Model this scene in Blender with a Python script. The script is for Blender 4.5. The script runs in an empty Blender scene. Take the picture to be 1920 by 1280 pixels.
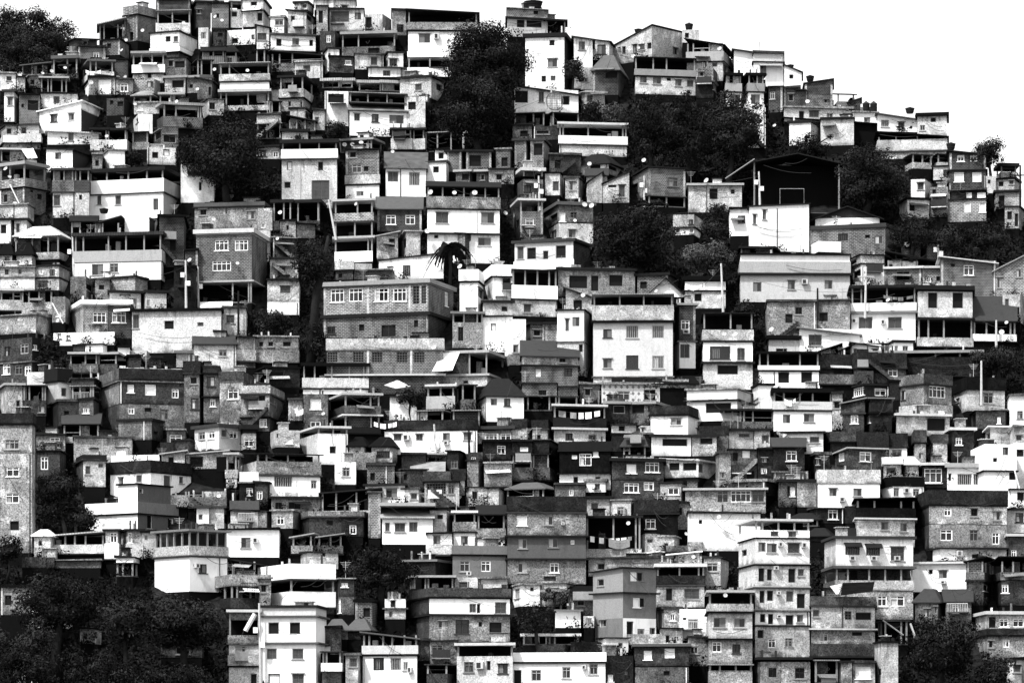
import bpy, math, random
from mathutils import Vector
# ---------------------------------------------------------------- camera model: pixels of the 1920x1280 photo <-> metres
F, CX, HZ, ZC = 7200.0, 960.0, 1405.0, 12.0        # focal length in photo pixels, centre column, horizon row, camera height
Y0, Y1 = 345.0, 470.0                              # hill depth at the bottom and the top row
def depth(row): return Y0 + (1280.0 - row) * (Y1 - Y0) / 1280.0
def zat(row, Y): return ZC + (HZ - row) * Y / F
def xat(px, Y): return (px - CX) * Y / F
R = random.Random(7)
S = bpy.context.scene
COL = S.collection
# ---------------------------------------------------------------- materials (all grey: the photograph is black and white)
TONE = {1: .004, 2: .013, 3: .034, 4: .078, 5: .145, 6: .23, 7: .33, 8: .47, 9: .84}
MATS = {}
def nd(nt, t, **kw):
    n = nt.nodes.new(t)
    for k, v in kw.items():
        if k in n.inputs: n.inputs[k].default_value = v
        else: setattr(n, k, v)
    return n
def mth(nt, op, a, b=None, c=None, clamp=False):
    n = nt.nodes.new('ShaderNodeMath'); n.operation = op; n.use_clamp = clamp
    for i, x in enumerate((a, b, c)):
        if x is None: continue
        if isinstance(x, (int, float)): n.inputs[i].default_value = x
        else: nt.links.new(x, n.inputs[i])
    return n.outputs[0]
def ramp(nt, x, a, b, lo, hi):
    n = nt.nodes.new('ShaderNodeMapRange')
    nt.links.new(x, n.inputs[0])
    for i, v in enumerate((a, b, lo, hi)): n.inputs[i + 1].default_value = v
    return n.outputs[0]
def mat(tone):
    """tone: digit 1..9 + b brick, d dirty, c corrugated, t tiled; '' plain plaster"""
    if tone in MATS: return MATS[tone]
    lv, kind = int(tone[0]), tone[1:]
    m = bpy.data.materials.new({'': 'plaster', 'b': 'brick', 'd': 'stained_plaster', 'c': 'corrugated_sheet', 't': 'patterned_tile'}[kind] + '_' + str(lv))
    m.use_nodes = True; nt = m.node_tree; L = nt.links
    bs = nt.nodes['Principled BSDF']; bs.inputs['Roughness'].default_value = .88
    bs.inputs['Specular IOR Level'].default_value = .04
    tc = nd(nt, 'ShaderNodeTexCoord'); oi = nd(nt, 'ShaderNodeObjectInfo')
    off = nd(nt, 'ShaderNodeVectorMath', operation='MULTIPLY_ADD')
    cmb = nd(nt, 'ShaderNodeCombineXYZ')
    for i in range(3): L.new(oi.outputs['Random'], cmb.inputs[i])
    L.new(cmb.outputs[0], off.inputs[0]); off.inputs[1].default_value = (37, 53, 71); L.new(tc.outputs['Object'], off.inputs[2])
    P = off.outputs[0]
    def noise(scale, detail=3, st=(1, 1, 1), rough=.6):
        mp = nd(nt, 'ShaderNodeMapping'); L.new(P, mp.inputs[0]); mp.inputs['Scale'].default_value = st
        n = nd(nt, 'ShaderNodeTexNoise', Scale=scale, Detail=detail, Roughness=rough); L.new(mp.outputs[0], n.inputs['Vector'])
        return n.outputs[0]
    sp = nd(nt, 'ShaderNodeSeparateXYZ'); L.new(tc.outputs['Object'], sp.inputs[0])
    hor = mth(nt, 'MULTIPLY_ADD', sp.outputs[1], .8, sp.outputs[0])
    uv = nd(nt, 'ShaderNodeCombineXYZ'); L.new(hor, uv.inputs[0]); L.new(sp.outputs[2], uv.inputs[1])
    base = TONE[lv]
    fine = noise(7.5, 3, (1, 1, 1), .75)
    if kind == 'b':
        br = nd(nt, 'ShaderNodeTexBrick', Scale=1.0); L.new(uv.outputs[0], br.inputs['Vector'])
        br.inputs['Brick Width'].default_value = .3; br.inputs['Row Height'].default_value = .165; br.inputs['Mortar Size'].default_value = .03
        br.inputs['Color1'].default_value = (.45, .45, .45, 1); br.inputs['Color2'].default_value = (1.15, 1.15, 1.15, 1); br.inputs['Mortar'].default_value = (2.3, 2.3, 2.3, 1)
        bw = nd(nt, 'ShaderNodeRGBToBW'); L.new(br.outputs[0], bw.inputs[0])
        v = mth(nt, 'MULTIPLY', bw.outputs[0], mth(nt, 'MULTIPLY', ramp(nt, noise(.5, 4), .3, .7, .6, 1.35), ramp(nt, noise(1.4, 5, (1, 1, .6)), .36, .5, .55, 1.0)))
    elif kind == 't':
        w1 = mth(nt, 'ABSOLUTE', mth(nt, 'SUBTRACT', mth(nt, 'FRACT', mth(nt, 'MULTIPLY', hor, 1.5)), .5))
        w2 = mth(nt, 'ABSOLUTE', mth(nt, 'SUBTRACT', mth(nt, 'FRACT', mth(nt, 'MULTIPLY', sp.outputs[2], 1.5)), .5))
        v = ramp(nt, mth(nt, 'LESS_THAN', mth(nt, 'ADD', w1, w2), .3), 0, 1, 1.1, .33)
    elif kind == 'c':
        wv = mth(nt, 'SINE', mth(nt, 'MULTIPLY', hor, 26.0))
        v = mth(nt, 'MULTIPLY', ramp(nt, wv, -1, 1, .7, 1.15), ramp(nt, noise(.9, 4), .3, .7, .6, 1.25))
    elif kind == 'd':
        gs = nd(nt, 'ShaderNodeSeparateXYZ'); L.new(tc.outputs['Generated'], gs.inputs[0]); gz = gs.outputs[2]
        lo = {9: .6, 8: .55, 7: .5}.get(lv, .5); hi = {9: 1.05, 8: 1.3, 7: 1.5}.get(lv, 1.8)
        big = noise(.38, 5, (1, 1, .9)); strk = noise(1.5, 5, (1.5, 1.5, .2), .68); pat = noise(.75, 5)
        a = ramp(nt, big, .33, .47, lo, 1.0)                                            # old soaked patches
        run = mth(nt, 'ADD', strk, mth(nt, 'MULTIPLY', gz, -.27))                        # run-off streaks that start at the top and thin out
        s = ramp(nt, run, .06, .24, .36, 1.0)
        foot = mth(nt, 'ADD', mth(nt, 'MULTIPLY', gz, .9), mth(nt, 'MULTIPLY', pat, .6))  # splashed ragged foot
        f_ = ramp(nt, foot, .3, .46, .42 if lv < 9 else .6, 1.0)
        b = ramp(nt, pat, .53, .62, 1.0, hi)                                             # flaked and patched render
        v = mth(nt, 'MULTIPLY', mth(nt, 'MULTIPLY', mth(nt, 'MULTIPLY', a, s), b), f_)
        v = mth(nt, 'MULTIPLY', v, ramp(nt, fine, .33, .67, {9: .74, 8: .52, 7: .4}.get(lv, .25), {9: 1.1, 8: 1.36, 7: 1.6}.get(lv, 1.95)))
    else:
        v = mth(nt, 'MULTIPLY', ramp(nt, noise(1.2, 4, (1.5, 1.5, .5)), .25, .5, .78, 1.0), ramp(nt, fine, .3, .7, .8 if lv < 9 else .92, 1.16 if lv < 9 else 1.04))
    v = mth(nt, 'MULTIPLY', v, ramp(nt, oi.outputs['Random'], 0, 1, .92, 1.08))
    v = mth(nt, 'MINIMUM', mth(nt, 'MULTIPLY', v, base), .88)
    L.new(v, bs.inputs['Base Color'])
    bp = nd(nt, 'ShaderNodeBump', Strength=.25, Distance=.03); L.new(fine, bp.inputs['Height']); L.new(bp.outputs[0], bs.inputs['Normal'])
    MATS[tone] = m
    return m
def plainmat(name, val, rough=.6, spec=.3):
    if name in MATS: return MATS[name]
    m = bpy.data.materials.new(name); m.use_nodes = True; nt = m.node_tree
    bs = nt.nodes['Principled BSDF']; bs.inputs['Roughness'].default_value = rough; bs.inputs['Specular IOR Level'].default_value = spec
    tc = nd(nt, 'ShaderNodeTexCoord'); n = nd(nt, 'ShaderNodeTexNoise', Scale=3.0, Detail=4.0); nt.links.new(tc.outputs['Object'], n.inputs['Vector'])
    nt.links.new(ramp(nt, n.outputs[0], .3, .7, val * .75, val * 1.2), bs.inputs['Base Color'])
    MATS[name] = m
    return m
GLASS = lambda: plainmat('dark_glass', .012, .12, .5)
# ---------------------------------------------------------------- mesh collector
class MB:
    def __init__(s): s.v = []; s.f = []; s.m = []; s.mi = 0
    def face(s, pts):
        i = len(s.v); s.v += [tuple(p) for p in pts]; s.f.append(tuple(range(i, i + len(pts)))); s.m.append(s.mi)
    def prism(s, c, z0, z1):
        """c: ground corners counter-clockwise; z0/z1: number or one per corner"""
        n = len(c); a = z0 if isinstance(z0, (list, tuple)) else [z0] * n; b = z1 if isinstance(z1, (list, tuple)) else [z1] * n
        i = len(s.v)
        s.v += [(p[0], p[1], z) for p, z in zip(c, a)] + [(p[0], p[1], z) for p, z in zip(c, b)]
        s.f.append(tuple(range(i + n - 1, i - 1, -1))); s.f.append(tuple(range(i + n, i + 2 * n)))
        for k in range(n):
            j = (k + 1) % n
            s.f.append((i + k, i + j, i + n + j, i + n + k))
        s.m += [s.mi] * (n + 2)
    def box(s, fr, u0, u1, z0, z1, n0, n1):
        """a box in the frame of a wall face: along u, up z, out n"""
        c = [fr.at(u0, n1), fr.at(u1, n1), fr.at(u1, n0), fr.at(u0, n0)]
        s.prism(c, z0, z1)
    def tube(s, pts, r, sides=6):
        """a thin round bar through points"""
        rings = []
        for k, p in enumerate(pts):
            p = Vector(p); q = Vector(pts[min(k + 1, len(pts) - 1)]) - Vector(pts[max(k - 1, 0)])
            q.normalize(); a = q.orthogonal().normalized(); b = q.cross(a)
            rr = r[k] if isinstance(r, (list, tuple)) else r
            i = len(s.v)
            s.v += [tuple(p + a * (rr * math.cos(t * 2 * math.pi / sides)) + b * (rr * math.sin(t * 2 * math.pi / sides))) for t in range(sides)]
            rings.append(i)
        for a, b in zip(rings, rings[1:]):
            for t in range(sides):
                u = (t + 1) % sides
                s.f.append((a + t, a + u, b + u, b + t)); s.m.append(s.mi)
        for a, rev in ((rings[0], True), (rings[-1], False)):
            q = tuple(range(a, a + sides)); s.f.append(q[::-1] if rev else q); s.m.append(s.mi)
    def build(s, name, mats, parent=None, org=(0, 0, 0), smooth=False):
        if not s.f: return None
        me = bpy.data.meshes.new(name)
        me.from_pydata([(x - org[0], y - org[1], z - org[2]) for x, y, z in s.v], [], s.f)
        for m in (mats if isinstance(mats, list) else [mats]): me.materials.append(m)
        if isinstance(mats, list): me.polygons.foreach_set('material_index', s.m)
        if smooth: me.polygons.foreach_set('use_smooth', [True] * len(me.polygons))
        o = bpy.data.objects.new(name, me); COL.objects.link(o)
        if parent: o.parent = parent
        else: o.location = org
        return o
def empty(name, loc):
    o = bpy.data.objects.new(name, None); COL.objects.link(o); o.location = loc; o.empty_display_size = .3
    return o
def tag(o, label=None, cat=None, group=None, kind=None):
    for k, v in (('label', label), ('category', cat), ('group', group), ('kind', kind)):
        if v: o[k] = v
    return o
class Frame:
    """a vertical wall face from P to Q (left to right as seen from outside)"""
    def __init__(s, P, Q):
        s.P = Vector(P); d = Vector(Q) - s.P; s.L = d.length; s.d = d / s.L; s.n = Vector((s.d.y, -s.d.x))
    def at(s, u, n=0.0):
        p = s.P + s.d * u + s.n * n
        return (p.x, p.y)
    def upx(s, px):
        k = (px - CX) / F
        den = s.d.x - k * s.d.y
        return (k * s.P.y - s.P.x) / den if abs(den) > 1e-6 else 0.0
    def Yat(s, u): return s.P.y + s.d.y * u
def grow(c, a):
    """offset a convex counter-clockwise footprint outwards by a (one number or one per edge)"""
    n = len(c); out = []
    es = []
    for k in range(n):
        p, q = Vector(c[k]), Vector(c[(k + 1) % n]); d = (q - p).normalized(); nn = Vector((d.y, -d.x))
        es.append((p + nn * (a[k] if isinstance(a, (list, tuple)) else a), d))
    for k in range(n):
        p1, d1 = es[k - 1]; p2, d2 = es[k]
        den = d1.x * d2.y - d1.y * d2.x
        t = ((p2.x - p1.x) * d2.y - (p2.y - p1.y) * d2.x) / den if abs(den) > 1e-6 else 0
        q = p1 + d1 * t
        out.append((q.x, q.y))
    return out
DATA = """
# ---- crest, left
brick corner house under the crest with a narrow door = 233,258>292|p 10 27 5b;w 27 76 4b 243-250:60-76d
dark brick house with a black balcony on the skyline = 293,358@66|w 0 20 3b;o 20 43 3b 323;w 43 64 8d 296-305:34-43x
358,430@58|w 4 52 3b 405-412:25-35s
open lean-to shelter on thin posts against the sky = 185,233@76|L 32 46 7c;o 46 74 5 195 221
130,182@96|l 66 72 2;w 72 94 3d
193,242@106|w 75 103 4b
white house with a water-stained gable end behind the wires = 282,336>370|w 60 88 9d 310-320:68-79b 325-334:68-79s;p 88 97 9;w 97 112 3d
372,400|w 52 92 8d
400,428|w 56 86 3d 408-418:62-70b
424,455|o 3 18 3;w 18 52 7d 434-445:22-32b
455,507@56|w 0 18 8d 470-482:3-11b;w 20 50 8d 482-492:24-40b
424,480|w 55 83 9d 471-479:65-74h 434-446:72-82b
146,198|w 88 110 4b 175-186:98-110
98,146|r 104 110 4;o 110 138 2 126 145;p 138 148 4b
40,100@132|l 122 116 4;o 122 138 2 60 80
155,212|r 112 115 4;o 115 134 2 180;p 134 149 8d;w 149 176 9 163-180:152-165b
215,248|w 112 146 3b
248,308|r 96 100 6;o 100 121 2 265 285;p 121 137 9;w 137 156 6d 276-284:138-147b
308,360|w 109 144 5d 315-325:113-125s 327-347:114-128b
360,398|o 113 140 2 378 396;p 140 146 4
378,450|f 88 97 2c;o 97 105 2 400 425 440;w 105 120 6c
long shop-like house with a dark open front and shelves = 412,505|o 118 138 3 430;p 138 152 7d;w 152 166 9;r 167 172 7;o 172 197 2 424 465;p 197 207 7d
248,308|w 148 176 5b 275-288:153-164
308,372|r 142 146 6;w 146 174 6d 322-345:150-165b
370,412|l 143 152 2;w 147 186 4d 391-399:163-179D
165,250|w 148 178 5b 225-240:157-172W 185-208:150-176x
0,30|w 138 170 9d 12-22:143-152s
30,48|w 145 172 8d
47,76|w 142 164 4b
76,126|r 144 147 7;o 147 172 3 90 96 116 124
8,35|r 168 172 3;w 172 228 9d 14-24:182-198h
35,75|w 178 232 4b 52-72:188-207b 40-45:195-202b
75,146|w 176 202 8d 100-112:180-194s
white house with a pale sheet roof and two small windows = 74,152>188|l 204 188 9c;w 205 246 9d/3 95-107:215-229h 128-139:212-226h
200,246|w 184 216 3b 206-213:188-196b 220-232:190-200b
250,345@196|f 173 178 6c;o 178 193 2 296 320
250,300|w 193 213 7d
285,378|r 191 196 6c;o 196 218 1 330 372;p 218 238 4b
250,286|w 214 250 9d 255-263:222-231s
284,334|w 238 278 4b 290-302:246-262s 306-330:252-268s
0,32|w 236 256 6d 8-22:240-252s
32,74|w 235 254 8d
0,76|p 252 268 9d;w 268 280 5d
white low house with a curved sheet roof and hanging cables = 88,186|l 243 250 8c;w 248 270 9d 128-138:249-264h
170,250|r 240 244 2;o 244 262 1 195 240;p 262 283 9d
247,278|o 248 266 2;w 266 280 5d
0,48@304|r 278 281 8;o 281 302 2 20
white house with a single window above the arched porch = 87,136>170|l 274 280 2;w 279 320 9d/3 103-115:286-299h
172,192@330|w 290 328 5d 178-186:300-312b
192,234|w 282 318 9d
275,330|w 276 308 8d 285-297:285-297b 306-318:280-292x
tall white house with a long dark slot beside the dark tree = 338,402|w 300 380 9d 352-398:321-330s 373-378:341-357b
brick corner house with a round-cornered open porch at the picture edge = 0,46>86|r 302 308 6;o 308 334 3b 18;p 334 350 5b;w 350 398 4b/4b 5-14:364-380s 57-63:356-361b 70-79:364-374b
98,168|r 316 320 3;o 320 338 2 120 150;p 338 360 4b;w 360 408 8d/6 100-113:365-386s 148-154:365-375b
bright white three-window house with a curved open roof deck = 168,306>345|r 312 319 2;o 319 334 2 200 240 275;p 334 360 9/8;w 360 408 9/8 182-190:367-384s 216-227:366-384s 287-297:372-394s
298,346|r 402 406 1;w 406 500 3b 318-330:450-470b
0,66@414|w 384 412 7d
0,62|r 409 413 2;w 413 456 9d 0-12:421-438b 30-37:419-436s
35,72@466|p 424 442 7d;w 442 466 5d
28,110>140|f 427 440 8c;o 441 472 3 60 90;p 472 486 6d
0,76|f 458 477 1;w 477 498 7d 38-62:482-495x
0,132|w 498 520 6d;w 520 544 7d 70-90:525-540s
white house with a long dark veranda and a parapet of three parts = 140,302>325|r 434 440 3c;o 440 468 1 156 203 236 270;p 468 489 7/8;w 490 524 9/9 172-194:495-516h 205-222:494-511W 306-313:492-515h
150,290|w 520 548 6d 170-195:526-540s
205,312|r 544 549 2;w 549 582 9d 236-257:558-578g
132,182@446|f 404 416 2;o 416 444 2 150
180,236@448|L 404 418 3;o 418 438 1 192 220;w 438 446 5
234,300|w 406 440 9d 278-292:412-436s
365,495>512|p 378 386 4;w 386 430 5d/4 374-388:392-404s 417-427:390-402h 464-477:396-411h
brick house with three white-framed windows over a black garage = 368,472>502|r 428 438 8;w 439 525 4b/4b 403-428,440-465:450-470W 398-433:489-508W;r 525 528 7;o 528 566 2 436 466
132,246|r 562 572 9;w 572 634 4b 174-199,210-236:585-605W
pale block beside two brick-wall windows with a dark square opening = 246,416|r 577 582 1;w 582 660 8d 246-261:589-616s 308-326:601-617b 370-382:604-612s
0,42|r 540 545 8;o 545 562 2 25 40;p 562 582 7d
40,98@590|o 546 566 1 54 73;w 566 590 6d
98,132@606|w 556 604 5d
0,100|w 590 624 6d
378,432|f 566 582 9;w 582 598 4d
416,462|w 578 634 8d 424-440:590-606s
346,372@560|w 470 560 3b 352-360:492-506b
# ---- left middle dark band
three-storey dark house with white-barred windows = 0,60>112|w 632 676 3d/2 8-20:650-668W 38-53:644-663W 62-70:646-656W;w 677 728 3d/2 5-19:682-701W 28-42:684-702W 46-58:686-704W
100,215|w 622 646 9d
130,235|r 660 664 7;o 664 682 2 134 160 188;p 682 700 3d
150,212@658|w 646 664 9
220,284@668|w 656 676 9
long balcony wall crossing the dark roofs = 52,107@740|p 697 722 8;w 722 742 4d
85<108,133|p 690 714 2;w 714 762 9d/7 115-125:727-743s
0,42|r 718 722 7;w 722 780 6d 30-38:750-770s
42,88|o 724 750 2 55 80;w 750 780 3d
wide soot-dark building with two white blinds = 188<224,350|p 690 712 2d/4d;w 714 756 3d/5d 239-251:721-736x 272-292:721-741x 322-335:729-746W;w 757 804 4d/3d 240-252:763-776W 271-284:764-772b 300-316:767-787W
345,412|p 680 700 3d;w 700 744 5d 356-370:706-720s 388-403:706-724h;w 744 792 5d 358-376:745-766W 394-404:748-762W
412,480|p 696 714 3d;w 714 766 6d 427-447:729-748W 464-474:730-737b;w 766 798 4d 452-474:772-792W
house with a dark hipped roof and one barred window = 362,444|f 628 646 3;w 646 698 8d 410-426:655-668W
330,416|r 657 662 5;w 662 688 7d 350-360:666-677x 378-400:668-685b
183,223|w 766 794 9d 194-213:772-789W
93,186@800|w 752 798 4d 120-130:770-780b
118,186|f 774 795 3;o 797 818 2 150 180;w 818 830 6d
222,312|w 788 824 4d 288-297:808-815b
312,348|w 806 840 4d 318-341:815-833W
square pale garden wall of speckled plaster = 138,247|w 820 866 6d
140<156,198|p 852 862 2;w 862 912 7d/3d 160-170:873-889s 184-194:868-877s
grey weathered tower with white-framed windows down one side = 0,60>66|p 774 794 2d;w 794 850 6d 9-36:824-842W;w 850 1036 6d 12-36:875-893W 10-36:924-943W 18-36:976-994b
68,122|w 815 846 5d 93-112:820-839W
70,124|w 846 898 3d 76-90:856-880W
pale corner house with a glazed front over dark stairs = 365<411,451|r 794 800 3;w 800 842 7/8 372-384:810-824W 390-402:808-822W 415-426:805-819s 431-446:808-822W
450,480|r 796 812 2;w 812 842 6d 455-476:822-837W
white long corner house below a mossy dark parapet = 207,282>424|p 862 886 2d/2d;w 886 928 9d/9d 222-231:894-911h 255-266:890-904s 307-320:890-911s 336-344:893-906s 366-378:900-917h 408-418:906-922s
302,426@880|L 843 850 7;w 848 878 6d 315-326:856-871b 355-381:855-876b 408-419:862-880b
white wall strip of a flat roof in the dark quarter = 207,300@878|w 852 868 9
475,560|w 632 656 5d 485-494:640-650b 502-513:640-650s 530-546:640-650b;p 656 680 5d
brick block with four paired white windows and side pilasters = 607,803>850@640|r 522 532 6;w 533 584 5b/4b 609 690 768 801 620-645,654-680,702-728,737-762:540-565W 774-786:534-568c 790-799:534-568c 834-840:548-574W;r 584 590 2;w 590 640 4b/3b 613-629:612-626W 673-683:608-620b 715-742:609-631D 776-784:600-613b
pale retaining wall with brick vents under the brick block = 612,832@735|p 634 656 7d;w 656 702 4b 690 771 613-633,662-682,697-717,744-764,776-796:660-679c;r 701 704 8;w 704 738 3b
flat-roofed house with an open pillared deck and pale parapet = 568,690|r 680 686 1;o 686 708 2 590 622 655 682;p 708 728 8d;w 728 738 9
568,616|w 738 782 4d 582-602:748-767x;w 782 806 4d 582-601:790-802W
616,712|r 736 740 7;o 740 760 2 650 695 710;p 760 776 4d;r 776 779 8;o 780 800 1 652 696;p 800 812 2
730,782@792|w 744 792 9d
house with two stacked dark loggias = 800,852|r 720 724 8;o 724 742 1 826;p 742 766 7
852,892|o 722 748 1 856;w 748 770 4d
bright white house under a dark tiled roof with two windows = 890<912,982|f 712 742 2;w 742 790 9/6d 920-932:747-760h 945-957:747-761h
782,900@800|o 770 788 1 800 825 850;w 788 800 3d
long white house with a mossy black roof edge and a leaning pole = 720,896|p 786 806 2d;w 807 850 9 738-753:813-826s 757-768:815-825a 780-793:813-826s 804-810:812-818b 830-844:811-825h 833-842:827-834a 869-884:810-825h
785,946|r 656 661 7;o 661 702 1 880 944;r 700 704 7;w 704 724 7d 868-878:713-719b
pale corner block with a broken roof frame = 562<596,652|r 798 802 8;o 802 812 2 602 625;w 812 870 9d/8d 618-630:836-850b
655,752|f 820 836 1;w 838 866 7d 706-731:845-859g
660,705@880|w 848 880 5d
white box house with one barred window above rubble = 627,668|w 866 908 9d 642-656:876-893W
house with a wide black sloping canopy over white walls = 446<482,600|l 836 850 1;o 850 864 2 500 540;p 864 890 5d/6d;w 890 938 9/9 514-548:888-908g 583-594:900-916W
838,905|w 850 880 2d 845-858:862-878W 878-892:856-868W
905,962|w 828 862 2d 932-948:835-851W
876,960|w 868 912 6d
896,962|r 798 804 3;w 806 830 5d 908-934:812-828W 938-958:812-828W
688,740|w 872 908 4b
740,800|w 880 915 3d 752-764:888-900b
772,832|f 866 892 6c;o 892 912 1
795,872|p 880 900 2d;w 900 928 5d 800-830:904-916c 850-862:908-922W
505,562|w 806 838 7d
452,532|p 722 738 6d;w 738 782 5d 484-498:738-755s 506-516:742-756W;w 782 808 3d 486-500:785-800W
480,562|w 690 726 2d 500-535:697-712b
540,568|w 750 788 6d
480,505|o 700 730 1;p 730 740 4
400,425@660|w 622 660 8d 405-420:630-640s
# ---- centre top & middle
pale two-storey house with a dark roof deck beside the dark tree = 528,632|r 261 268 2;o 268 279 2 562 598;p 279 297 9;r 297 299 3;w 299 390 8d 538-548:303-319x 596-606:303-320b 533-545:341-353b 584-618:338-376s
slim brick house with a pale band and a white ground floor = 647,712|w 281 298 4b 655-668:284-296s;w 298 327 4b 660-678:308-324W 682-691:312-321b;p 327 345 7d;w 345 376 9d 668-682:358-368W
bright white house with two barred windows below a grey sheet roof = 722,800|f 286 316 4c;w 316 368 9 727-747:322-341s 767-787:323-348g
512,612|r 374 380 2;o 380 414 1 532 600;p 414 432 4d 536-542:421-431b
brick house with two open floors and a leaning white post = 626,700|r 372 376 7;o 376 398 3 629 670 698;p 398 414 5b;o 415 442 3 665;r 442 446 7;o 446 470 1 690;w 470 490 9
dark brick house with two small barred windows and a tiled roof = 706,792|f 369 393 4;w 393 434 3b 724-742,760-778:403-421W
large white house with two shuttered windows under a long black roof = 800,938|f 342 350 2;o 350 368 1 830 870 910;p 368 391 5d;w 392 436 9 817-841:397-419s 902-927:398-419h;r 436 439 2;w 439 492 9d 814-822:440-447b 896-921:445-461h
832,872>905|l 430 437 1;w 437 494 4b/3b 880-890:452-478b
705,788|L 432 443 7c;w 443 486 6d 729-741:447-463b 755-765:443-461b
white house with an arched hatch and a barred door under palms = 710,832|s 487 475 522 9d 727-736:500-512s 755-770:497-518g
628,696@524|p 490 506 8d;w 506 524 4d
690,736|w 506 524 3b
862,906|p 505 527 9;w 528 584 9 888-908:542-559h
905,962|p 496 518 9;w 518 566 9d 942-958:520-533b
white long balcony house with washing and a stair wall = 960,1045|o 506 534 2 965 985 1008 1030;p 534 560 9;w 561 592 8d 982-996:570-586s
905,962|r 563 567 2;w 567 594 8d 940-952:574-584b
848,906|r 584 588 5;o 588 604 1 870 895;w 604 652 5d 858-870:612-640s
904,962@648|w 594 660 9d 920-930:606-620x 946-952:603-617b
484,508|w 432 490 8d 488-496:440-455s
505,560|w 486 525 7d 520-535:500-520s
500,562|w 526 566 7d 525-545:535-550s;w 566 590 9d
482,512|w 390 432 6d
525,592|w 418 446 4d 536-542:422-432b
480,530@300|w 276 298 6d
# ---- crest centre
456,480@40|w 0 16 7d
507,541|w 33 66 9d 515-532:36-48W
540,592|l 16 22 2;w 22 66 7d 545-553:30-41b 575-585:27-38b
480,506|l 46 52 2;w 50 95 9d 482-500:62-76s
white house with three openings and a dark curved roof line = 507,592|w 66 94 9d 518-528:73-87b 548-561:72-85h 580-587:75-87b
552,626@22|w 3 18 8d 566-582:8-16s
620,668|w 0 17 9d 640-652:10-16s
592,616@70|w 12 66 6d 597-606:20-44b
617,683|w 18 58 8d 620-655:21-42s 665-677:24-37h
684,734|w 26 60 8d 685-697:32-52b
734,766@66|w 20 66 5d 744-757:46-61W
house framed like a dark box with a thin white sill = 640,742|r 58 63 6;o 63 86 1 672 738;w 86 106 4d 690-712:90-100b
664,756|w 104 130 8d 695-708:107-123s 730-745:110-125s
white house under a wide black roof deck beside the tallest tree = 765,895|l 17 24 2c;o 24 42 1 768 890;p 42 57 5d;w 58 96 9 785-807:63-81h 814-823:64-74a;p 97 107 9;o 107 127 1 806;p 127 145 9d
690,832|r 126 128 3;w 128 144 8d 718-732:132-143s
750,836|r 141 145 2;w 145 184 7d 778-791:157-170s 818-829:158-171b
604,636|w 92 134 9d 612-620:100-112s
552,606@146|w 116 146 8d 568-582:122-135s
480,506|o 94 144 1 482 504
508,606@130|l 92 104 2;o 99 117 1 524 548;w 117 132 4b
525,592|r 141 145 2;o 145 166 2 548 586;p 166 183 7d;w 183 208 5d 540-546:190-200b 562-574:190-203s
603,668|r 147 152 7c;o 152 163 1 634
672,755|r 151 156 7c;o 156 169 1 712
608,654|w 171 236 9d 615-645:176-193b
long white house with three shuttered windows under a grey tin roof = 655,763|o 174 190 2 690 726;f 190 207 5c;w 208 254 9 664-675:213-227s 697-710:214-229h 730-757:216-232h
758,798|w 181 244 8d 765-780:191-206b
544,610|w 204 244 8d 570-580:212-224s
541,592@252|l 214 228 2;o 224 244 2 556 572
528,578|r 242 247 2;w 247 266 8d 553-566:254-264s
480,530|w 168 192 8d 498-510:174-190s
498,526|o 191 216 1 510
480,528|w 215 232 7d;o 232 258 1 500
733,797|r 240 244 2;o 244 260 1 760;p 260 281 9d
797,862|o 248 282 2 820 845
636,716@284|r 258 262 6;o 262 282 3 660 690
838,922|r 281 285 2;w 285 322 4b 880-902:291-312D
815,842|w 281 304 9d 822-832:286-298b
930,966|w 280 318 4b 940-952:295-312b
855,922|r 318 322 7;w 322 342 3d 866-880:326-338b
915,965|w 318 345 6d 930-942:326-338s
950,1028|w 16 32 5b 1000-1010:20-28b;r 32 35 2;w 35 68 8 969-984,987-1016:37-52b
house with a triangular porch roof on the skyline = 1022,1061|r 36 39 2;o 39 62 3 1058
white stacked house with a small barred window on the skyline = 985,1058>1076|r 62 70 2;w 70 106 9d/3 1030-1040:75-86b;w 106 168 9d/3 1027-1045:110-126h 1015-1024:142-154b 1032-1042:142-152s
1075,1112|l 68 74 3;w 72 166 9d 1085-1097:78-94h 1082-1088:118-122b
1110,1152|l 72 78 2;w 76 112 8d 1120-1136:84-102h
1075,1132|w 126 168 8d 1090-1102:146-154s 1109-1118:147-163D
pale long house with a stepped slanted roof on the skyline = 1150,1222>1292|s 78 48 112 7d/7d 1158-1164:82-94h 1166-1173:78-93b 1187-1194:73-89h 1196-1209:70-82s 1213-1222:68-80b 1262-1271:65-78h
1288,1376|l 70 84 1;o 80 96 1 1300 1330;p 96 115 7;w 115 152 8d 1315-1328:117-127s 1335-1345:118-126s 1350-1363:122-137h
bright blank white house near the skyline tanks = 1375,1414|l 92 98 3;w 96 144 9
1412,1470|w 100 115 8;w 116 162 9 1425-1437:120-139h
white house with five windows below a terrace of wooden rails = 1190,1305|o 108 129 1 1196 1225 1250 1300;p 129 142 6;w 142 176 8d 1200-1213:143-156h 1224-1240:145-158h 1250-1258:146-152b 1266-1278:149-162h 1288-1301:150-164s
1112,1176|f 108 131 4;w 131 178 3b 1135-1158:133-147b
1305,1348|w 128 152 4b;w 152 184 2d
1360,1432|r 137 142 1;o 142 156 1 1376 1420;p 156 172 6;r 172 174 2;w 174 200 9 1370-1388,1408-1425:177-196h
1390,1436|w 200 276 9d 1410-1426:215-233W
white low house with a black window behind a round net mast = 963,1086|l 160 176 2;w 168 212 9d 965-990:170-193b 1010-1020:172-192s 1052-1068:180-197b
963,1086@236|o 212 234 1 965 1000 1040 1084
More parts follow.
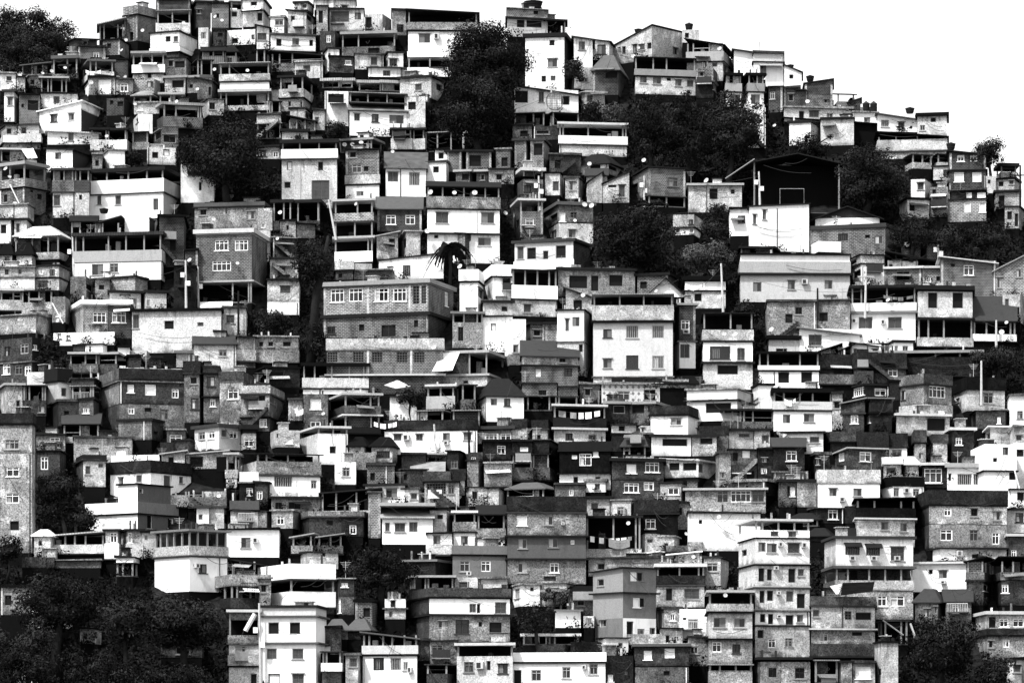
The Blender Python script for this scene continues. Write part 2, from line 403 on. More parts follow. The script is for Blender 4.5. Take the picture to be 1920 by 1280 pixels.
1084,1134|l 160 172 6;w 170 208 7d 1100-1112:178-192s
white terrace house with a thin sheet roof on pale posts = 1048,1176|r 229 233 8;o 233 254 3 1056 1103 1168;p 254 270 9;w 270 292 8d
1085,1166|f 291 306 2;w 306 326 8d 1106-1126,1137-1158:307-316b
960,1050|w 238 262 4d 975-990:245-256b 1005-1030:244-252s
965,1030|r 260 264 3;w 264 316 4b 1000-1018:268-292b
1030,1090@330|w 290 330 3d 1040-1052:300-316b
# ---- right top
1470,1504|s 122 136 168 9 1480-1488:140-148b
1508,1562@208|s 158 148 178 3b;w 178 210 4b 1545-1552:186-193s
1440,1469|w 163 210 3b 1444-1453:172-186W
1469,1500|w 165 210 3b 1478-1488:176-190s
1494,1512@212|w 170 212 3b
1560,1602|l 162 177 1;o 176 190 1 1600;w 190 210 4b
1590,1614|s 194 184 210 3b
1612,1646|w 200 216 5d
white arched house above the long black awning = 1470,1600|w 202 228 8d 1498-1508:208-222b 1517-1536:207-221s 1550-1562:212-222W 1580-1602:212-224h;l 220 226 1
1480,1602|w 226 272 8d
1598,1648|w 211 230 9 1620-1632:220-230h;l 228 232 1
white row of rooms stepping down the skyline ridge = 1645,1722|l 212 222 4;w 217 246 9 1652-1667:225-238g 1684-1696:229-241s 1706-1711:236-242b
1720,1776|r 211 217 1;w 217 256 8d
long pale terrace under a thin black awning on the ridge = 1645,1776|l 243 256 1;o 254 262 1 1680 1720;p 260 282 8d;w 282 296 6d
1695,1782|o 290 304 1 1730;w 304 316 7d
dark brick house with four windows at the end of the ridge = 1780,1849|l 280 290 2;w 286 318 3b 1795-1808,1819-1832:291-303W;w 318 362 3b 1789-1807,1823-1840:323-341x
1868,1906@336|r 306 312 2;o 312 322 2 1880;w 322 338 6d
1845,1868|w 330 362 8d 1852-1858:337-345b
1866,1912|w 336 358 7d 1872-1882:340-350b 1892-1902:338-346s
1866,1912|r 356 360 2;w 360 390 7d 1872-1884:366-388b
1884,1922|w 388 428 6d 1888-1898:396-412b 1902-1910:400-425D
1750,1806|w 312 336 8d 1768-1778:318-330s
1708,1748|w 336 374 9d 1720-1732:342-356s
1686,1742|w 374 410 8d 1705-1716:380-396b
1744,1778|w 350 406 4b 1748-1755:355-370b
brick house on stilts with two white-shuttered windows by the scrub slope = 1776,1850|w 356 372 2d 1812-1822,1832-1848:361-371x;w 372 414 5b 1808-1820,1836-1848:380-398x
huge dark open-sided shed with a goal frame inside = 1412,1576@396|g 286 303 1;o 303 396 1 1415 1574
brick house with one barred window under a slanted roof edge = 1178<1216,1285|L 312 318 2;w 318 368 4b/5d 1252-1272:333-350W 1184-1196:345-366b;o 368 385 1 1250
ruined white house with peeling plaster = 1290,1392|r 344 348 7;w 348 398 7d 1330-1346:353-374b 1370-1378:355-364b
1100,1180@380|s 345 322 380 7d 1140-1156:340-352b 1160-1172:335-370s
1098,1140|f 316 330 3;w 330 368 7d 1102-1114:338-352s
962,1018|r 314 320 8;o 320 330 1;w 336 374 4b 983-996:347-360W
1022,1058|w 325 366 8d 1036-1048:340-358s
1060,1096|w 334 372 6d 1068-1079:340-357h
962,1018|r 372 376 8;o 376 396 1 1010;w 396 450 4b 985-1001:410-426W 968-973:412-426b
1018,1112|r 378 384 4;w 384 416 4d 1032-1045:402-416b 1046-1060:398-418x 1070-1082:398-408c;w 418 458 8d 1033-1043:432-448h 1066-1080:430-446h
white balcony house with two tall dark doors and a dark side wall = 965,1075>1110|r 447 452 3;w 452 486 8/3b 970-982:462-486s 988-1005:464-486D 1018-1028:470-486b 1042-1061:460-484D;p 486 503 9/3b
grey house with three black openings under the bushy middle tree = 1045,1192|r 501 506 2;w 506 556 5d 1067-1102:516-541b 1108-1123:516-546D 1142-1168:515-537b
1195,1272|r 511 516 2;w 516 550 4b 1200-1213:528-541b
white gabled porch with a raking black roof = 1208,1288|g 520 556 9;o 556 574 2 1225 1262;p 574 584 8
washing-strewn yard house with a black sheet roof = 1283,1362|r 518 526 1;w 528 545 9;w 545 578 8d 1302-1316:550-565b
1060,1120@590|l 538 560 3;w 552 590 7d 1075-1092:562-582b
1045,1095>1112|w 582 640 9/6 1060-1067:597-621s 1073-1087:594-612h;w 640 704 8d/6 1085-1093:645-660b
pale block with six barred windows and a roof wall on pillars = 1112,1262|o 552 572 5 1115 1162 1207 1260;p 572 601 7d;r 601 605 1;w 605 706 8 1131-1147:617-633h 1174-1197:610-634g 1223-1245:610-634g 1131-1147:672-690h 1174-1197:666-691g 1223-1245:667-691g;w 706 728 7d
1264,1304|r 568 572 6;w 572 640 3b 1277-1293:600-618W 1280-1292:619-626a;w 640 690 9 1275-1293:645-671s
white house with a wide barred window below a black roof deck = 1318,1412|o 588 616 1 1322 1370 1408;p 618 639 7d;w 640 678 9 1331-1369:649-673g 1382-1397:652-676s;r 678 682 2;w 682 730 8d 1345-1384:684-702b
985,1048|r 604 608 2;w 608 656 5b 1000-1014:618-630s
brick house with a white curtained window under a bent tin roof = 978,1084|f 640 668 3;w 668 684 6d 1048-1062:670-680s;w 684 738 4b 1004-1014:692-706x 1058-1073:690-706W
978,1084@770|w 722 744 5b 1008-1026:730-742s;o 744 768 1 990 1030
tile-patterned white house with blue-grey diamonds = 1127,1243|w 721 755 8t 1158-1181:733-750W 1207-1229:730-750W
mossy black ledge in front of the six-window block = 1150,1318@750|f 704 720 1;w 720 726 6d
bright white stepped house with two small square holes = 1243,1290|w 716 740 9 1249-1260,1270-1281:723-731b
1288,1412|w 730 748 9;r 748 751 2;w 751 788 9 1323-1371:755-774b
house with a black loggia full of white washing = 1038,1136|r 757 761 8;o 761 782 1 1130;p 782 800 2;r 801 805 8;w 805 830 8d 1060-1074:812-826W 1103-1119:814-824W
960,1036|p 784 804 2d;w 804 832 6d 982-992:808-818x
1134,1252|r 752 757 6;w 757 796 3d 1150-1172:760-775s 1185-1208:758-773b 1215-1236:760-772b
white corner house with a two-pane window below a mossy parapet = 1220,1290>1316|p 760 777 2d;w 777 820 9d/9d 1257-1278:782-797W
1220,1344|r 814 819 2;w 819 854 8d 1242-1289:822-836b 1312-1336:820-833b
near-black house with an ornate white window frame = 1048,1146|p 827 844 2;w 844 886 1d 1072-1082:853-860x 1086-1109:850-873W 1112-1122:846-856x;r 886 888 1;w 888 918 9d 1075-1084,1116-1126:893-906b
960,1046|w 824 852 2d 975-990:838-846x;o 852 876 1 964;p 876 900 4d
dark house with four white-framed windows in two rows = 1146,1246|r 858 864 2;w 864 899 3d 1175-1193:870-887x 1210-1236:866-885W;w 900 938 3d 1170-1198:905-923W 1207-1226:903-919W
1168,1222|f 804 836 3;o 836 858 1 1180 1205
1246,1344|l 856 862 7;w 860 894 8d 1254-1274:867-882b 1280-1306:867-882b 1310-1319:868-886s
1366,1444|r 803 807 2;w 807 842 8d 1385-1406:812-820s 1428-1442:815-832s
1354,1452|r 766 770 2;o 770 790 1 1374 1412;p 790 805 4d
1364,1452|w 842 872 3d 1374-1384:848-864b 1392-1406:845-858x;w 872 905 3d 1400-1415:882-898b
1342,1370|w 850 912 5d 1350-1358:885-896h
1384,1414|w 748 770 8d 1388-1404:754-767W
1412,1450|w 720 768 8d 1424-1438:738-766s
# ---- right middle
1368,1404|w 392 442 9 1383-1398:404-420h
bright blank white wall of a tall house beside the shed = 1404,1518|s 388 380 470 9/9 1412-1418:402-420h 1430-1437:393-412h
1404,1442@470|L 440 448 2;w 446 470 8d 1415-1428:452-462b
white house with a dark triangular gable = 1528,1650|g 386 408 3;w 408 424 9
brick house with a white band and three unlike openings = 1518,1660>1694|p 418 424 3;w 422 480 4b/5b 1571-1590:438-452g 1622-1631:440-446b 1640-1655:442-457h
1518,1577@484|w 452 472 9
wide pale house with three windows under a blank parapet = 1388,1594|w 478 490 9;p 490 512 7;r 512 516 2;w 516 566 8 1412-1428:529-547h 1477-1491:525-543h 1503-1514:524-533a 1546-1561:525-542h
1438,1594|w 562 646 6d 1472-1487:588-606b 1535-1553:585-603b 1490-1505:575-590s
1388,1460@494|r 462 466 2;o 466 494 4 1425
1590,1658|w 478 494 6d 1590-1606:483-492s;w 494 536 9 1600-1616:507-520b
1657,1772|r 499 503 8;w 503 536 4b 1680-1706:508-526s
1664,1800@492|l 470 496 2;o 488 502 1 1690 1720 1760
brick house with a chimney block and a white pilaster = 1764,1868|l 480 492 8;w 488 562 4b 1783-1791:494-500b 1807-1826:497-516W
1692,1766@480|w 455 486 5b
long angled brick house at the hill end = 1864,1925|L 474 508 6;w 504 562 5b 1870-1878:520-540h 1905-1915:500-520h
white house with a wide dark balcony behind a lamp pole = 1595,1718|r 534 539 2;o 539 567 1 1615 1663 1714;p 567 583 9;r 583 587 5;w 587 642 9 1597-1607:598-606a 1610-1636:594-616s 1652-1660:600-608a 1665-1691:594-616s
pale house with two tall black windows above a grey porch = 1720,1825|r 535 546 2;w 546 595 8d 1740-1758,1786-1806:548-578D;r 595 599 2;o 599 632 3 1741 1770 1820;p 632 650 7d
house with a mossy tiled roof and a white porch wall = 1825,1905|f 556 602 3;o 604 626 1 1850 1895;p 626 640 9d
1880,1922|w 552 604 7d 1884-1892:560-580s 1902-1915:575-590b
white house with a single closed shutter below the pale block = 1498,1613|l 613 626 5;w 617 660 9 1516-1541:627-648s
1440,1500|r 629 636 1;w 637 662 8 1455-1476:653-659b
1538,1600@680|L 643 658 1;o 650 678 1 1556
1596,1654|l 641 650 2;w 646 676 9 1600-1607:653-667s 1636-1646:655-668h
1664,1712|w 642 666 9 1672-1684:648-661W 1692-1703:648-659W
white house with twin dark shutters and a black deck above = 1422,1536|r 659 663 1;o 663 685 1 1440 1500;p 685 694 9;w 695 719 9 1459-1480,1502-1523:697-718D;p 719 728 9
1408,1450@772|w 722 772 9d
white double-windowed house with a black roof terrace = 1450,1560|r 727 736 1;o 736 752 1 1470 1500 1524;p 752 768 8;w 769 808 9 1468-1482:777-793h 1507-1527:775-791h
1460,1545|r 808 812 2;w 812 850 9d 1518-1536:818-830s
1536,1700|p 664 690 2d;w 690 718 3d 1562-1580:692-704b 1625-1652:686-700b 1665-1683:690-706W
1538,1645@724|p 697 720 3d
1596,1712|w 718 750 2d 1600-1621:724-740W 1640-1662:728-742W
long near-black wall below the bush = 1622,1842|r 656 661 6;o 661 680 2 1754 1800;p 668 704 2d
dark corner house with a triple white window facing the gorge = 1678<1732,1784|p 700 720 3d/4d;w 720 758 5d/5d 1690-1698:732-750h 1742-1773:718-740W;p 757 780 6d/7d
1578,1672|L 745 755 5;p 755 774 2d;w 774 810 2d 1595-1609:778-794W 1624-1636:778-794W
1560,1580|w 738 805 6d 1563-1575:752-766s
dark-parapet white house with a barred middle window = 1784<1814,1884|p 706 729 1d;w 729 770 8d/8d 1836-1863:735-756W 1792-1799:746-754h
1820,1898|w 768 804 2d 1822-1834:768-800b
pale house with an open dark carport by the near-black wall = 1680,1782|r 775 779 8;w 779 816 7d 1738-1773:783-808b
1774,1826|r 801 806 8;w 806 868 2d 1792-1804:820-834W
1714,1776|p 810 830 3d;w 830 868 6d 1740-1753:833-848h
1892,1925|w 742 802 9d 1907-1918:770-785W
1844,1898|L 798 806 9;w 804 836 8d 1850-1862:812-824s
tall white house with scattered small windows at the hill edge = 1820<1846,1906|w 832 882 9 1880-1891:838-853h 1862-1870:858-866b;w 882 955 9 1892-1906:878-893b
1900,1925|w 800 830 7d 1905-1916:815-826s;w 830 920 9d 1906-1920:842-856b
1608,1702|p 814 838 1d;w 838 860 8d 1672-1691:842-856W
1545,1612|p 808 828 4d;w 828 846 3d
black cottage with a white-barred window and a domed roof = 1450,1509|f 820 838 3;w 838 884 2d 1474-1494:845-864W;w 884 905 6d 1482-1503:885-901x
1558,1660|l 846 838 7;w 844 880 3d 1572-1583:848-864x 1612-1634:845-863W
white house with a flat speckled roof wall and two windows = 1533,1650|p 880 906 7d;w 906 952 9 1555-1569,1600-1616:915-930h 1574-1584:932-940a
1657,1722|f 856 870 8;w 870 894 6d 1662-1680:876-888s
1650,1732|p 893 911 1;w 911 934 9 1672-1686:914-931W 1693-1703:915-924a 1712-1724:916-930W
black house with a five-bar white window = 1730,1776|r 867 872 8;w 872 914 2d 1733-1766:878-905W
white long house with rows of dark panes = 1775,1872|r 868 876 7;w 876 920 9 1778-1784:887-901b 1795-1822:888-909g 1825-1850:888-909g
1818,1868|r 852 856 8;w 856 876 9 1826-1840:860-868s
# ---- bottom
white terrace house with a dark flank and a diagonal brace = 162,258>364|p 940 962 9/5;w 962 996 9/4 276-284:966-990h 315-324:972-990h
white stair tower on the terrace house = 222,258>320@996|w 908 942 9/4 262-268:916-924b
198,266|r 991 995 2;w 995 1018 7d 206-222,232-248:998-1018W;p 1018 1048 9d
low white bungalow with a dark veranda above the big trees = 64,196|l 1004 994 7c;o 1003 1020 2 90 122 140 160;p 1020 1038 8d
64,106@1046|f 993 1003 9;w 1004 1044 8d 72-79:1013-1023b
218,264|w 1045 1056 9;o 1056 1078 1 230 258
bright white corner house with a glazed pale veranda = 290<355,426|r 991 995 5;o 996 1022 3/3 300 312 325 340 372 390 408 422;p 1022 1041 7d;w 1042 1108 9 363-370:1056-1064a 373-388:1057-1074h
264,292|w 998 1046 8d
white square house with one dark window and a small vent = 424,524|w 993 1044 9 452-470:1007-1027h 474-484:1008-1017a
368,432|r 948 952 3;w 952 990 8d 412-430:963-982b 372-380:964-974s
432,484|p 938 956 4;w 956 994 8d 457-474:970-991W
284,424|p 930 950 5d;o 920 932 1 330 380
326,424@990|w 950 990 5d 345-360:960-975s
396,506|p 1076 1098 5d;o 1098 1122 1 420 445 470 500;p 1120 1140 3d
428,488|r 1142 1147 8;o 1147 1190 3 431 484;p 1190 1206 5d;w 1206 1228 8d 441-461:1210-1228W;p 1228 1248 7d;w 1248 1296 7d 470-482:1262-1285b
white two-deck house with deep blank balconies = 486<545,627|p 1056 1085 9;o 1085 1110 6;p 1108 1138 9;w 1138 1150 3d
478,508|w 1084 1142 5d 484-500:1095-1110s
tall white house with two black square windows and ribbed ledges = 488,592>612|w 1138 1154 8;r 1153 1156 4;w 1156 1203 9 503-523,543-563:1166-1188b;r 1203 1206 4;w 1206 1300 9 500-519,548-569:1215-1235s 503-525:1262-1284x 548-570:1262-1284s
house with a wide black lean-to on two posts = 602,712|l 922 914 2;o 922 958 1 630 668 704;p 956 970 6d
690,714|w 924 1008 5b
560,692|p 958 968 4d;w 968 1006 2d 655-668:984-1001W 612-625:975-985b
548,642|L 998 1006 6;o 1004 1022 1 592 620 638;p 1022 1038 4d
562,634|w 1036 1066 7d 585-598:1042-1060h
508,602|r 930 934 2;w 934 964 5d 515-530:940-955s 540-565:940-955s
478,515@950|w 905 948 3d 481-492:920-936W
478,565|w 958 990 5d 518-533:967-983W
white house with a large paned window between dark roofs = 684,760|r 906 910 2;w 910 948 9 690-698:914-920b 723-745:915-933h
755,797|w 917 950 8d 770-782:924-936s
795,862@950|w 904 950 6d 800-836:905-926c 840-852:908-926W
long white cottage with three windows under a pale tin roof = 716,812|r 942 948 7;f 950 971 7c;w 972 1020 9 722-731:979-996s 740-760:980-997s 767-783:978-997s
806,848|w 956 1002 8d 819-831:964-973b
800,848|w 1000 1024 9d 812-826:1003-1020h;p 1020 1040 8d
758,842|r 1048 1052 5;w 1052 1082 2d 772-790:1058-1070b
850,892|r 957 961 9;o 961 978 1 886;p 978 997 5d;w 997 1024 9 864-878:1004-1021h
894,948|f 946 965 2;o 966 990 2 900 942;p 990 1008 5d;w 1008 1024 9 928-940:1016-1022b
smooth grey house with two white-framed windows and a plain band = 848,950|p 1022 1039 5;w 1040 1092 5 862-881:1051-1071W 902-920:1051-1071W 874-882:1071-1078a
852,952|w 1086 1104 7d 860-880:1090-1102s
768,852|r 1078 1082 7;o 1082 1103 1 772;p 1103 1125 2d
two-storey house white above and stained below with a black window = 770<805,956|p 1102 1119 3d;w 1120 1150 9/3d 833-848:1131-1135b 880-893:1131-1148s 894-901:1131-1149b 928-950:1128-1150s;r 1150 1154 2;w 1154 1202 5d/3d 822-836:1163-1179h 854-880:1161-1188W 897-905:1164-1175b 917-942:1165-1186b
805,858|w 1202 1250 5d 809-831:1208-1224W 815-826:1227-1236a
white house with a black attic strip and busy windows at the foot = 856,962|r 1204 1209 8;o 1209 1229 1 860;w 1229 1296 8d 870-888:1240-1260W 894-908:1240-1253a 912-920:1238-1256b 934-952:1244-1262h
white house with slatted windows under a long open veranda = 680,782|l 1182 1196 4;o 1190 1209 2 692 718 735 758;p 1209 1226 8;w 1227 1296 9 700-720,732-752:1232-1256g 756-765:1240-1256g 766-774:1250-1260a
648,682|w 1228 1296 8d 655-676:1232-1250s
604,652|o 1222 1242 1 612 645;p 1242 1258 9d;w 1258 1296 3d
628,664|w 1085 1118 3d 640-652:1092-1100x;w 1118 1152 4d 630-645:1122-1149W
666,708|w 1128 1172 4b 681-694:1139-1156b
720,762|w 1122 1140 9d 732-742:1124-1138b;w 1140 1160 8d
612,704|f 1160 1180 4;w 1180 1198 3d
600,640@1240|w 1176 1226 4d
780,806@1240|w 1200 1238 4d
wide grey three-storey house with window pairs on every floor = 950,1100|p 930 960 2d;w 961 1003 5d 970-988:967-985x 1021-1037:967-984h 1052-1058:979-984a;r 1003 1006 2;w 1006 1046 4 972-988:1010-1028h 1028-1046:1009-1026h 1070-1077:1012-1020W;r 1046 1049 2;w 1049 1094 5d 971-988:1055-1073h 1031-1048:1055-1073W
950,1048|f 905 915 4;o 915 937 1 1000 1042
1040,1098|w 908 960 4d 1067-1075:917-929W
960,1076|w 1092 1136 8d 965-983:1103-1121W 994-1001:1100-1108b 1033-1046:1102-1117h
1098,1146|w 902 922 9d 1115-1125:906-918s
1098,1148|r 930 934 2;w 934 966 7d 1108-1122:942-955s
1108,1132|w 964 988 9d
1238,1292|w 906 942 7d 1252-1273:914-927W
1148,1196|w 938 972 8d 1157-1171:950-966W
dark house with one white-framed window below wild roof plants = 1190,1272|p 936 962 2d;w 962 1008 1d 1210-1229:972-991W
1260,1292|w 942 992 5d 1268-1280:950-966s
speckled grey house with a glazed upper gallery = 1285,1436|r 914 918 7;w 918 962 6d 1344-1366:917-942W 1370-1408:919-941W 1410-1433:919-941W
broad blank white wall below the glazed gallery = 1290,1426|w 962 1032 9d 1310-1317:974-982b
black open yard house hung with white shirts = 1098,1202|r 966 970 2;o 970 1028 1 1100 1150 1192;p 1028 1046 7d
1196,1274|w 1004 1036 7d 1213-1224:1010-1017s
1186,1312|l 1038 1032 9;w 1038 1056 7d
1102,1262|w 1046 1080 5d 1120-1135:1055-1068s
1250,1318|p 1018 1034 4d;o 1034 1046 1
grey twin-faced house with white shutters on two floors = 1112<1168,1230|L 1062 1068 2;w 1066 1110 5/6 1182-1194:1072-1089x 1195-1206:1072-1089b 1120-1132:1085-1098s;r 1109 1112 2;w 1112 1158 5/6 1187-1200:1120-1138x 1200-1210:1120-1138b;w 1158 1200 9/5 1175-1188:1164-1190b 1195-1209:1178-1193h 1218-1229:1176-1191h 1125-1136:1157-1170h
house with a tall black doorway under a railed balcony = 1230,1322|r 1056 1062 8;o 1062 1078 2 1234 1274 1310;p 1078 1096 2d;w 1097 1138 7d 1248-1261:1102-1126D 1282-1312:1102-1123s;r 1138 1141 1
1232,1276|w 1141 1184 6d 1256-1266:1150-1163W
1274,1326|w 1141 1200 9 1280-1287:1157-1162b 1290-1309:1160-1178W
1320,1366|w 1046 1108 7d 1325-1346:1055-1071W
white house with open window casements below a dark loggia = 1328,1412|r 1106 1110 7;o 1110 1131 2 1332 1408;p 1131 1146 7d;r 1146 1149 1;w 1149 1196 8d 1338-1361:1157-1176h 1376-1398:1158-1176h;r 1196 1199 1;w 1199 1246 6d 1335-1353:1203-1222W 1373-1388:1207-1224W;o 1246 1256 1 1350 1380;w 1256 1296 6d
low dark house with two white windows near the foot = 1190,1292|r 1206 1211 4;w 1211 1248 3d 1207-1222:1219-1236x 1246-1265:1215-1233x;w 1250 1296 4d 1244-1256:1257-1266b
1290,1328|w 1195 1248 5d 1294-1309:1211-1225W
1176,1242|p 1188 1208 7d
1238,1280@1214|w 1178 1208 8d 1248-1256:1190-1206b
long white bungalow with four dark windows at the foot of the hill = 960,1136|p 1222 1240 9;w 1241 1300 9 963-978:1255-1284D 996-1015:1255-1276W 1054-1070:1250-1271W 1092-1100:1246-1254a 1105-1121:1244-1264W
1135,1188|w 1228 1296 2d
1122,1178|w 1196 1226 9d
1010,1126|p 1204 1220 3d
980,1086|r 1187 1192 8;o 1192 1206 3 1010 1040 1080
white blank sheet wall beside the small dark tree = 1040,1090|r 1142 1145 5;w 1145 1176 9
1064,1122|f 1098 1110 1;w 1110 1152 4d 1082-1096:1118-1135s
1094,1122|w 1154 1176 8d
white six-floor tower with stacked open balconies = 1385<1416,1518|r 972 976 8;o 976 993 7 1430 1460 1490;w 993 1007 9 1445-1460:993-1003s 1478-1493:993-1004h;w 1008 1055 9d/8d 1390-1400:1030-1042b 1422-1436:1016-1034h 1438-1457:1018-1036h 1458-1466:1016-1024a 1477-1500:1017-1037s 1502-1511:1017-1026a;p 1055 1058 6;w 1058 1100 8d/8d 1422-1434:1064-1090D 1438-1448:1066-1088b 1450-1458:1061-1068a 1478-1492:1065-1092D 1496-1508:1066-1080s;p 1098 1101 7;w 1101 1143 8d/8d 1424-1434:1106-1130b 1438-1450:1106-1126D 1455-1462:1108-1114a 1474-1488:1107-1128s 1494-1510:1112-1140b;p 1141 1144 7;w 1144 1172 9d/8d 1425-1435:1150-1166b 1440-1450:1150-1170D 1455-1464:1152-1158a 1473-1488:1152-1172D 1494-1506:1152-1166h;w 1172 1232 7d/6d 1440-1455:1197-1214W 1472-1486:1196-1212W 1420-1432:1180-1196b
1412,1520|r 1231 1236 2;w 1240 1300 5d 1440-1458:1250-1270s 1490-1510:1250-1272s
1460,1532|r 898 903 2;w 903 950 5d 1476-1481:910-930b 1482-1490:913-930x
1515,1632|w 948 980 2d 1553-1571:953-971W 1600-1610:956-974W
1476,1552|f 962 973 2;o 974 984 1
1512,1634|f 990 1004 2;w 1004 1014 3d
pale house with two shuttered windows below a black roof terrace = 1606,1716|l 934 930 1;o 938 951 2 1640 1690;p 951 970 1d;r 970 973 8;w 973 1024 7d 1652-1666:978-993h 1688-1701:980-996h
large stained house with a rounded front and six windows = 1718<1742,1888|p 918 948 2d;w 946 982 6d/3d 1770-1784:952-967W 1820-1834:952-968s 1862-1876:958-975h;w 983 1027 5d/3d 1763-1786:992-1013W 1818-1834:993-1014W 1860-1874:998-1020W
1744,1888|r 1026 1029 2;w 1029 1050 8d 1792-1802:1032-1042a 1822-1836:1038-1047b
white house with window awnings and air-conditioning boxes = 1546<1567,1712|r 1004 1009 3;w 1009 1060 9d/8d 1585-1612:1020-1040k 1624-1650:1022-1041k 1670-1696:1024-1051s 1592-1603:1042-1050a 1632-1643:1042-1050a 1676-1686:1042-1050a;r 1060 1065 4;o 1066 1087 2/3d 1590 1630 1660 1690;p 1087 1106 7d/4d;w 1107 1160 6d/3d 1645-1663:1116-1136W 1669-1696:1116-1136W
house with a torn black tarpaulin over its porch = 1520,1642|p 1117 1135 4d;w 1135 1177 7d 1524-1537:1142-1156s 1584-1597:1145-1161c 1604-1634:1147-1162b;r 1177 1180 8;w 1180 1206 5d 1537-1553:1187-1202W 1597-1618:1183-1192b;p 1206 1230 3d
1528,1572|o 1238 1278 1 1530 1570;w 1278 1300 3d
1570,1642|w 1242 1300 7d 1604-1632:1249-1272x
1640,1684|w 1204 1300 7d
bright white flat house with two small windows beside the towered slope = 1710,1813|r 1052 1056 8;w 1056 1108 9 1741-1749:1067-1076b 1760-1776:1068-1084h 1765-1774:1088-1094a
1716,1822|f 1104 1128 3;w 1128 1170 5d 1733-1743:1140-1156h 1752-1760:1136-1150s 1784-1798:1133-1149W
1813,1925|l 1052 1042 1;o 1052 1072 3 1850 1900;p 1072 1087 5d;w 1088 1134 4d 1840-1852:1095-1108s 1874-1891:1095-1111W
1827,1925|r 1145 1151 8;w 1151 1178 7d 1838-1868:1155-1178b 1874-1891:1159-1175W 1899-1920:1159-1175W;p 1178 1190 2d;w 1190 1236 5d 1850-1862:1200-1214s 1880-1893:1198-1213W
1888,1925|w 1236 1296 8d 1900-1915:1245-1260s
1888,1925|r 952 956 2;w 956 998 8d 1904-1919:961-979W
1884,1925|w 918 956 9 1885-1898:922-937b 1907-1921:922-938b
1890,1925|r 1000 1005 8;w 1005 1048 4d 1896-1906:1030-1047W
1645,1702|o 1164 1206 2 1650 1690
# ---- pieces in the gaps
443,480|o 632 656 1;p 656 677 6d;w 677 690 3d
944,986|w 598 664 9d 962-972:646-661h;w 664 684 5d
872,946|w 912 948 7d 885-896:920-936s
134,190|w 710 724 3d;o 724 746 1 150 170;p 746 770 3d
325,368@592|w 500 582 2d 336-344:520-540b 352-360:545-560b
1372,1462@928|w 902 928 3d 1396-1406:908-922s
800,856|o 1246 1262 1;w 1262 1296 3d
132,206|w 522 566 5d 160-174:532-546s
510,556@490|w 446 486 3d
1146,1222@850|w 794 812 9d 1160-1172:797-808b;w 812 846 2d
752,800@884|w 852 880 3d
800,838@868|r 849 852 7;o 852 866 1
378,420|w 186 216 6d 392-404:192-206s
1262,1318@450|w 402 426 7d;w 426 440 9d
800,846|w 304 344 9d 812-823:312-324b
616,664@140|w 106 136 3d
1086,1126|w 720 754 4d 1096-1108:728-742s
235,302@692|w 670 690 3d
1412,1442@726|w 690 722 3d
1312,1366|p 798 815 2d;w 815 852 4d 1330-1342:824-838b
424,452@920|r 848 852 7;o 852 880 1 438;p 880 896 6d;w 896 914 8d
448,486@945|w 884 904 9d;w 904 940 2d 462-474:914-930W
424,502@1078|l 1044 1056 2;o 1052 1076 1 450 478
1278,1312@112|w 56 80 8d 1284-1292:62-72b
40,190@1066|w 1048 1064 4d
1520,1556@906|w 852 884 2d
300,366@848|w 826 846 3d
600,640@96|w 58 94 3d 612-620:66-80W
1186,1244@262|w 236 262 2d
# ---- bits of building showing between the corner trees
0,58@1180|w 1100 1152 5d 8-22:1115-1135b
60,140@1200|w 1136 1176 8d 80-92:1146-1160s
150,190@1215|w 1178 1206 7d
34,72|r 1250 1254 6;w 1254 1290 6d 40-62:1260-1282W
300,380@1255|w 1205 1232 3d 330-356:1212-1226s
"""
